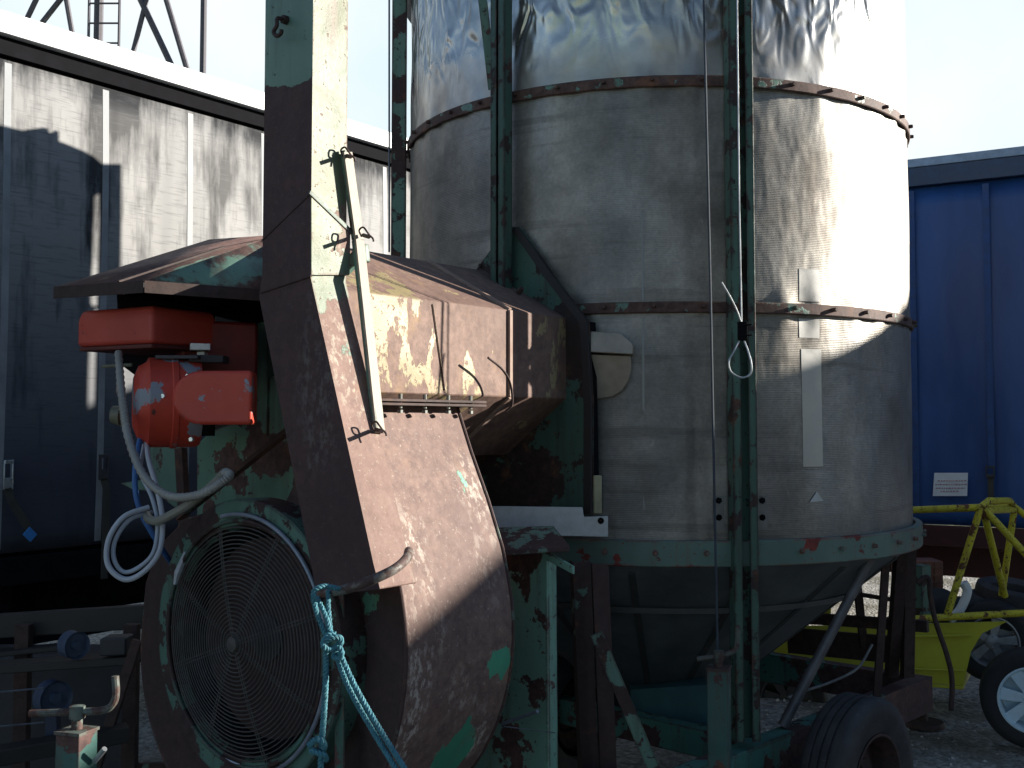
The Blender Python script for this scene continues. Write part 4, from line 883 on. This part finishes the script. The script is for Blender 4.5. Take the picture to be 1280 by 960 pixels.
# ================================================================== FENCE, TOWER, HEDGE beyond
fn = thing('chain_link_fence', (-6, 17, 0), 'low chain link wire fence seen beneath the trailer body', 'fence')
b = MB(); F0 = V((-22, 15, 0)); F1 = V((20, 19, 0)); fd = (F1-F0).normalized(); L = (F1-F0).length
for k in range(15): q = F0+fd*(L*k/14); b.tube([q, q+Z*1.5], .03, 8)
b.build('fence_post', plain('concrete post', (.3, .3, .28), .8), fn)
b = MB(); sp_ = .11; k = 0; x = -1.5
while x < L:
    for s_ in (1, -1):
        q0 = F0+fd*(x+(0 if s_ > 0 else 1.4))+Z*.03; q1 = q0+fd*1.4*s_+Z*1.4; d = (q1-q0); n_ = V((fd.y, -fd.x, 0))*.003; e = d.cross(n_).normalized()*.003
        b.add([q0-e, q0+e, q1+e, q1-e, q0-e+n_, q0+e+n_, q1+e+n_, q1-e+n_], [(0,1,2,3), (4,7,6,5), (0,3,7,4), (1,5,6,2)])
    x += sp_
b.build('fence_mesh', plain('fence wire', (.14, .14, .13), .5, .4), fn)
# hedge / shrubs: many small leaves
LF = plain('leaf', (.06, .085, .03), .7, 0, .5, 3); WD = plain('bark', (.10, .08, .06), .8)
def shrub(c, r, h, label, seed):
    rnd = random.Random(seed); o = thing('shrub', c, label, 'shrub', 'shrubs beyond the fence'); b = MB(); c = V(c)
    for k in range(9):
        a = rnd.uniform(0, 6.28); q = c+V((math.cos(a)*r*.6, math.sin(a)*r*.6, h*rnd.uniform(.6, 1)))
        b.tube(spline([c+V((rnd.uniform(-.1,.1), 0, 0)), c.lerp(q, .5)+V((rnd.uniform(-.2,.2), 0, .1)), q], 4), .03, 6, rf=lambda i: .035-.003*i)
    b.build('stem', WD, o); b = MB()
    cl = [(c+V((rnd.gauss(0, r*.5), rnd.gauss(0, r*.4), h*rnd.uniform(.15, .95))), rnd.uniform(.2, .45)*r) for _ in range(16)]
    for k in range(3200):
        q, rr = rnd.choice(cl); p = q+V((rnd.gauss(0, rr*.55), rnd.gauss(0, rr*.55), rnd.gauss(0, rr*.5)))
        if p.z < .05: p.z = .1
        u = V((rnd.gauss(0,1), rnd.gauss(0,1), rnd.gauss(0,1))).normalized()*.055; v = u.orthogonal().normalized()*.03
        b.add([p-u, p+v, p+u, p-v], [(0,1,2,3)])
    b.build('foliage', LF, o, sharp=1)
shrub((7.2, 20, 0), 1.4, 1.7, 'bushy olive shrub showing beneath the blue trailer', 1)
shrub((9.2, 21, 0), 1.6, 1.9, 'broad olive shrub at the far right beneath the blue trailer', 2)
shrub((4.6, 22, 0), 1.4, 1.5, 'low olive shrub beyond the dryer legs', 3)
# steel tower
TY = 26.0; twc = PY(150, -50, TY); tw = thing('steel_tower', (twc.x, TY, 0), 'tall steel lattice tower with a caged ladder behind the grey trailer', 'tower')
TM = plain('tower steel', (.09, .085, .10), .6, .2)
zr0 = PY(150, 240, TY).z; zr1 = PY(150, -420, TY).z
def ext(x0, y0, x1, y1, yb=240, yt=-420):
    s_ = (x1-x0)/(y1-y0); return (x0+s_*(yb-y0), yb), (x0+s_*(yt-y0), yt)
for (l, r_) in (((45, 0, 34, 23), .085), ((75, 0, 53, 28), .085), ((83, 0, 90, 40), .085), ((183, 0, 167, 63), .085), ((176, 0, 212, 77), .10), ((208, 0, 233, 84), .09)):
    (xb, yb), (xt, yt) = ext(*l); b = MB(); b.tube([PY(xb, yb, TY), PY(xt, yt, TY)], r_*.75, 8); b.build('brace', TM, tw)
for (x, r_, yy) in ((132, .11, TY+.3), (261, .075, TY-.2), (2, .06, TY)):
    b = MB(); q = PY(x, -420, yy); b.tube([V((q.x+.12*0, yy, 0)), V((q.x, yy, q.z))], r_, 10); b.build('leg', TM, tw)
b = MB()
for z in (zr0, zr1): b.tube([V((PY(-40, 100, TY).x, TY, z)), V((PY(275, 100, TY).x, TY, z))], .09, 8)
b.build('girt', TM, tw)
b = MB(); xl = PY(111, 30, TY-.4).x; xr = PY(149, 30, TY-.4).x
for x in (xl, xr): b.tube([V((x, TY-.4, 0)), V((x, TY-.4, zr1))], .035, 6)
z = .3
while z < zr1: b.tube([V((xl, TY-.4, z)), V((xr, TY-.4, z))], .022, 6); z += .47
b.build('ladder', TM, tw)

# ================================================================== unseen shed added behind the photographer, to the right, to cut fill light
sh = thing('blocker', (9, -7, 0), 'unseen dark shed standing behind the photographer', 'blocker')
SD = plain('dark blocker boards', (.05, .045, .04), .85, 0, .4, 2)
b = MB(); b.box((9.5, -6.5, 3.2), V((5.5, 0, 0)), V((0, 4.5, 0)), Z*3.2); b.build('wall', SD, sh)
b = MB(); b.prism([(3.6, -11.4, 6.4), (3.6, -1.6, 6.4), (3.6, -6.5, 8.2)], V((11.8, 0, 0))); b.build('roof', plain('blocker roof sheet', (.12, .12, .12), .7), sh)
b = MB()
for k in range(36): b.box((4.0+.31*k, -1.985, 3.1), V((.02, 0, 0)), V((0, .015, 0)), Z*3.1)
for k in range(28): b.box((3.985, -10.8+.32*k, 3.1), V((.015, 0, 0)), V((0, .02, 0)), Z*3.1)
b.build('blocker_strip', SD, sh)
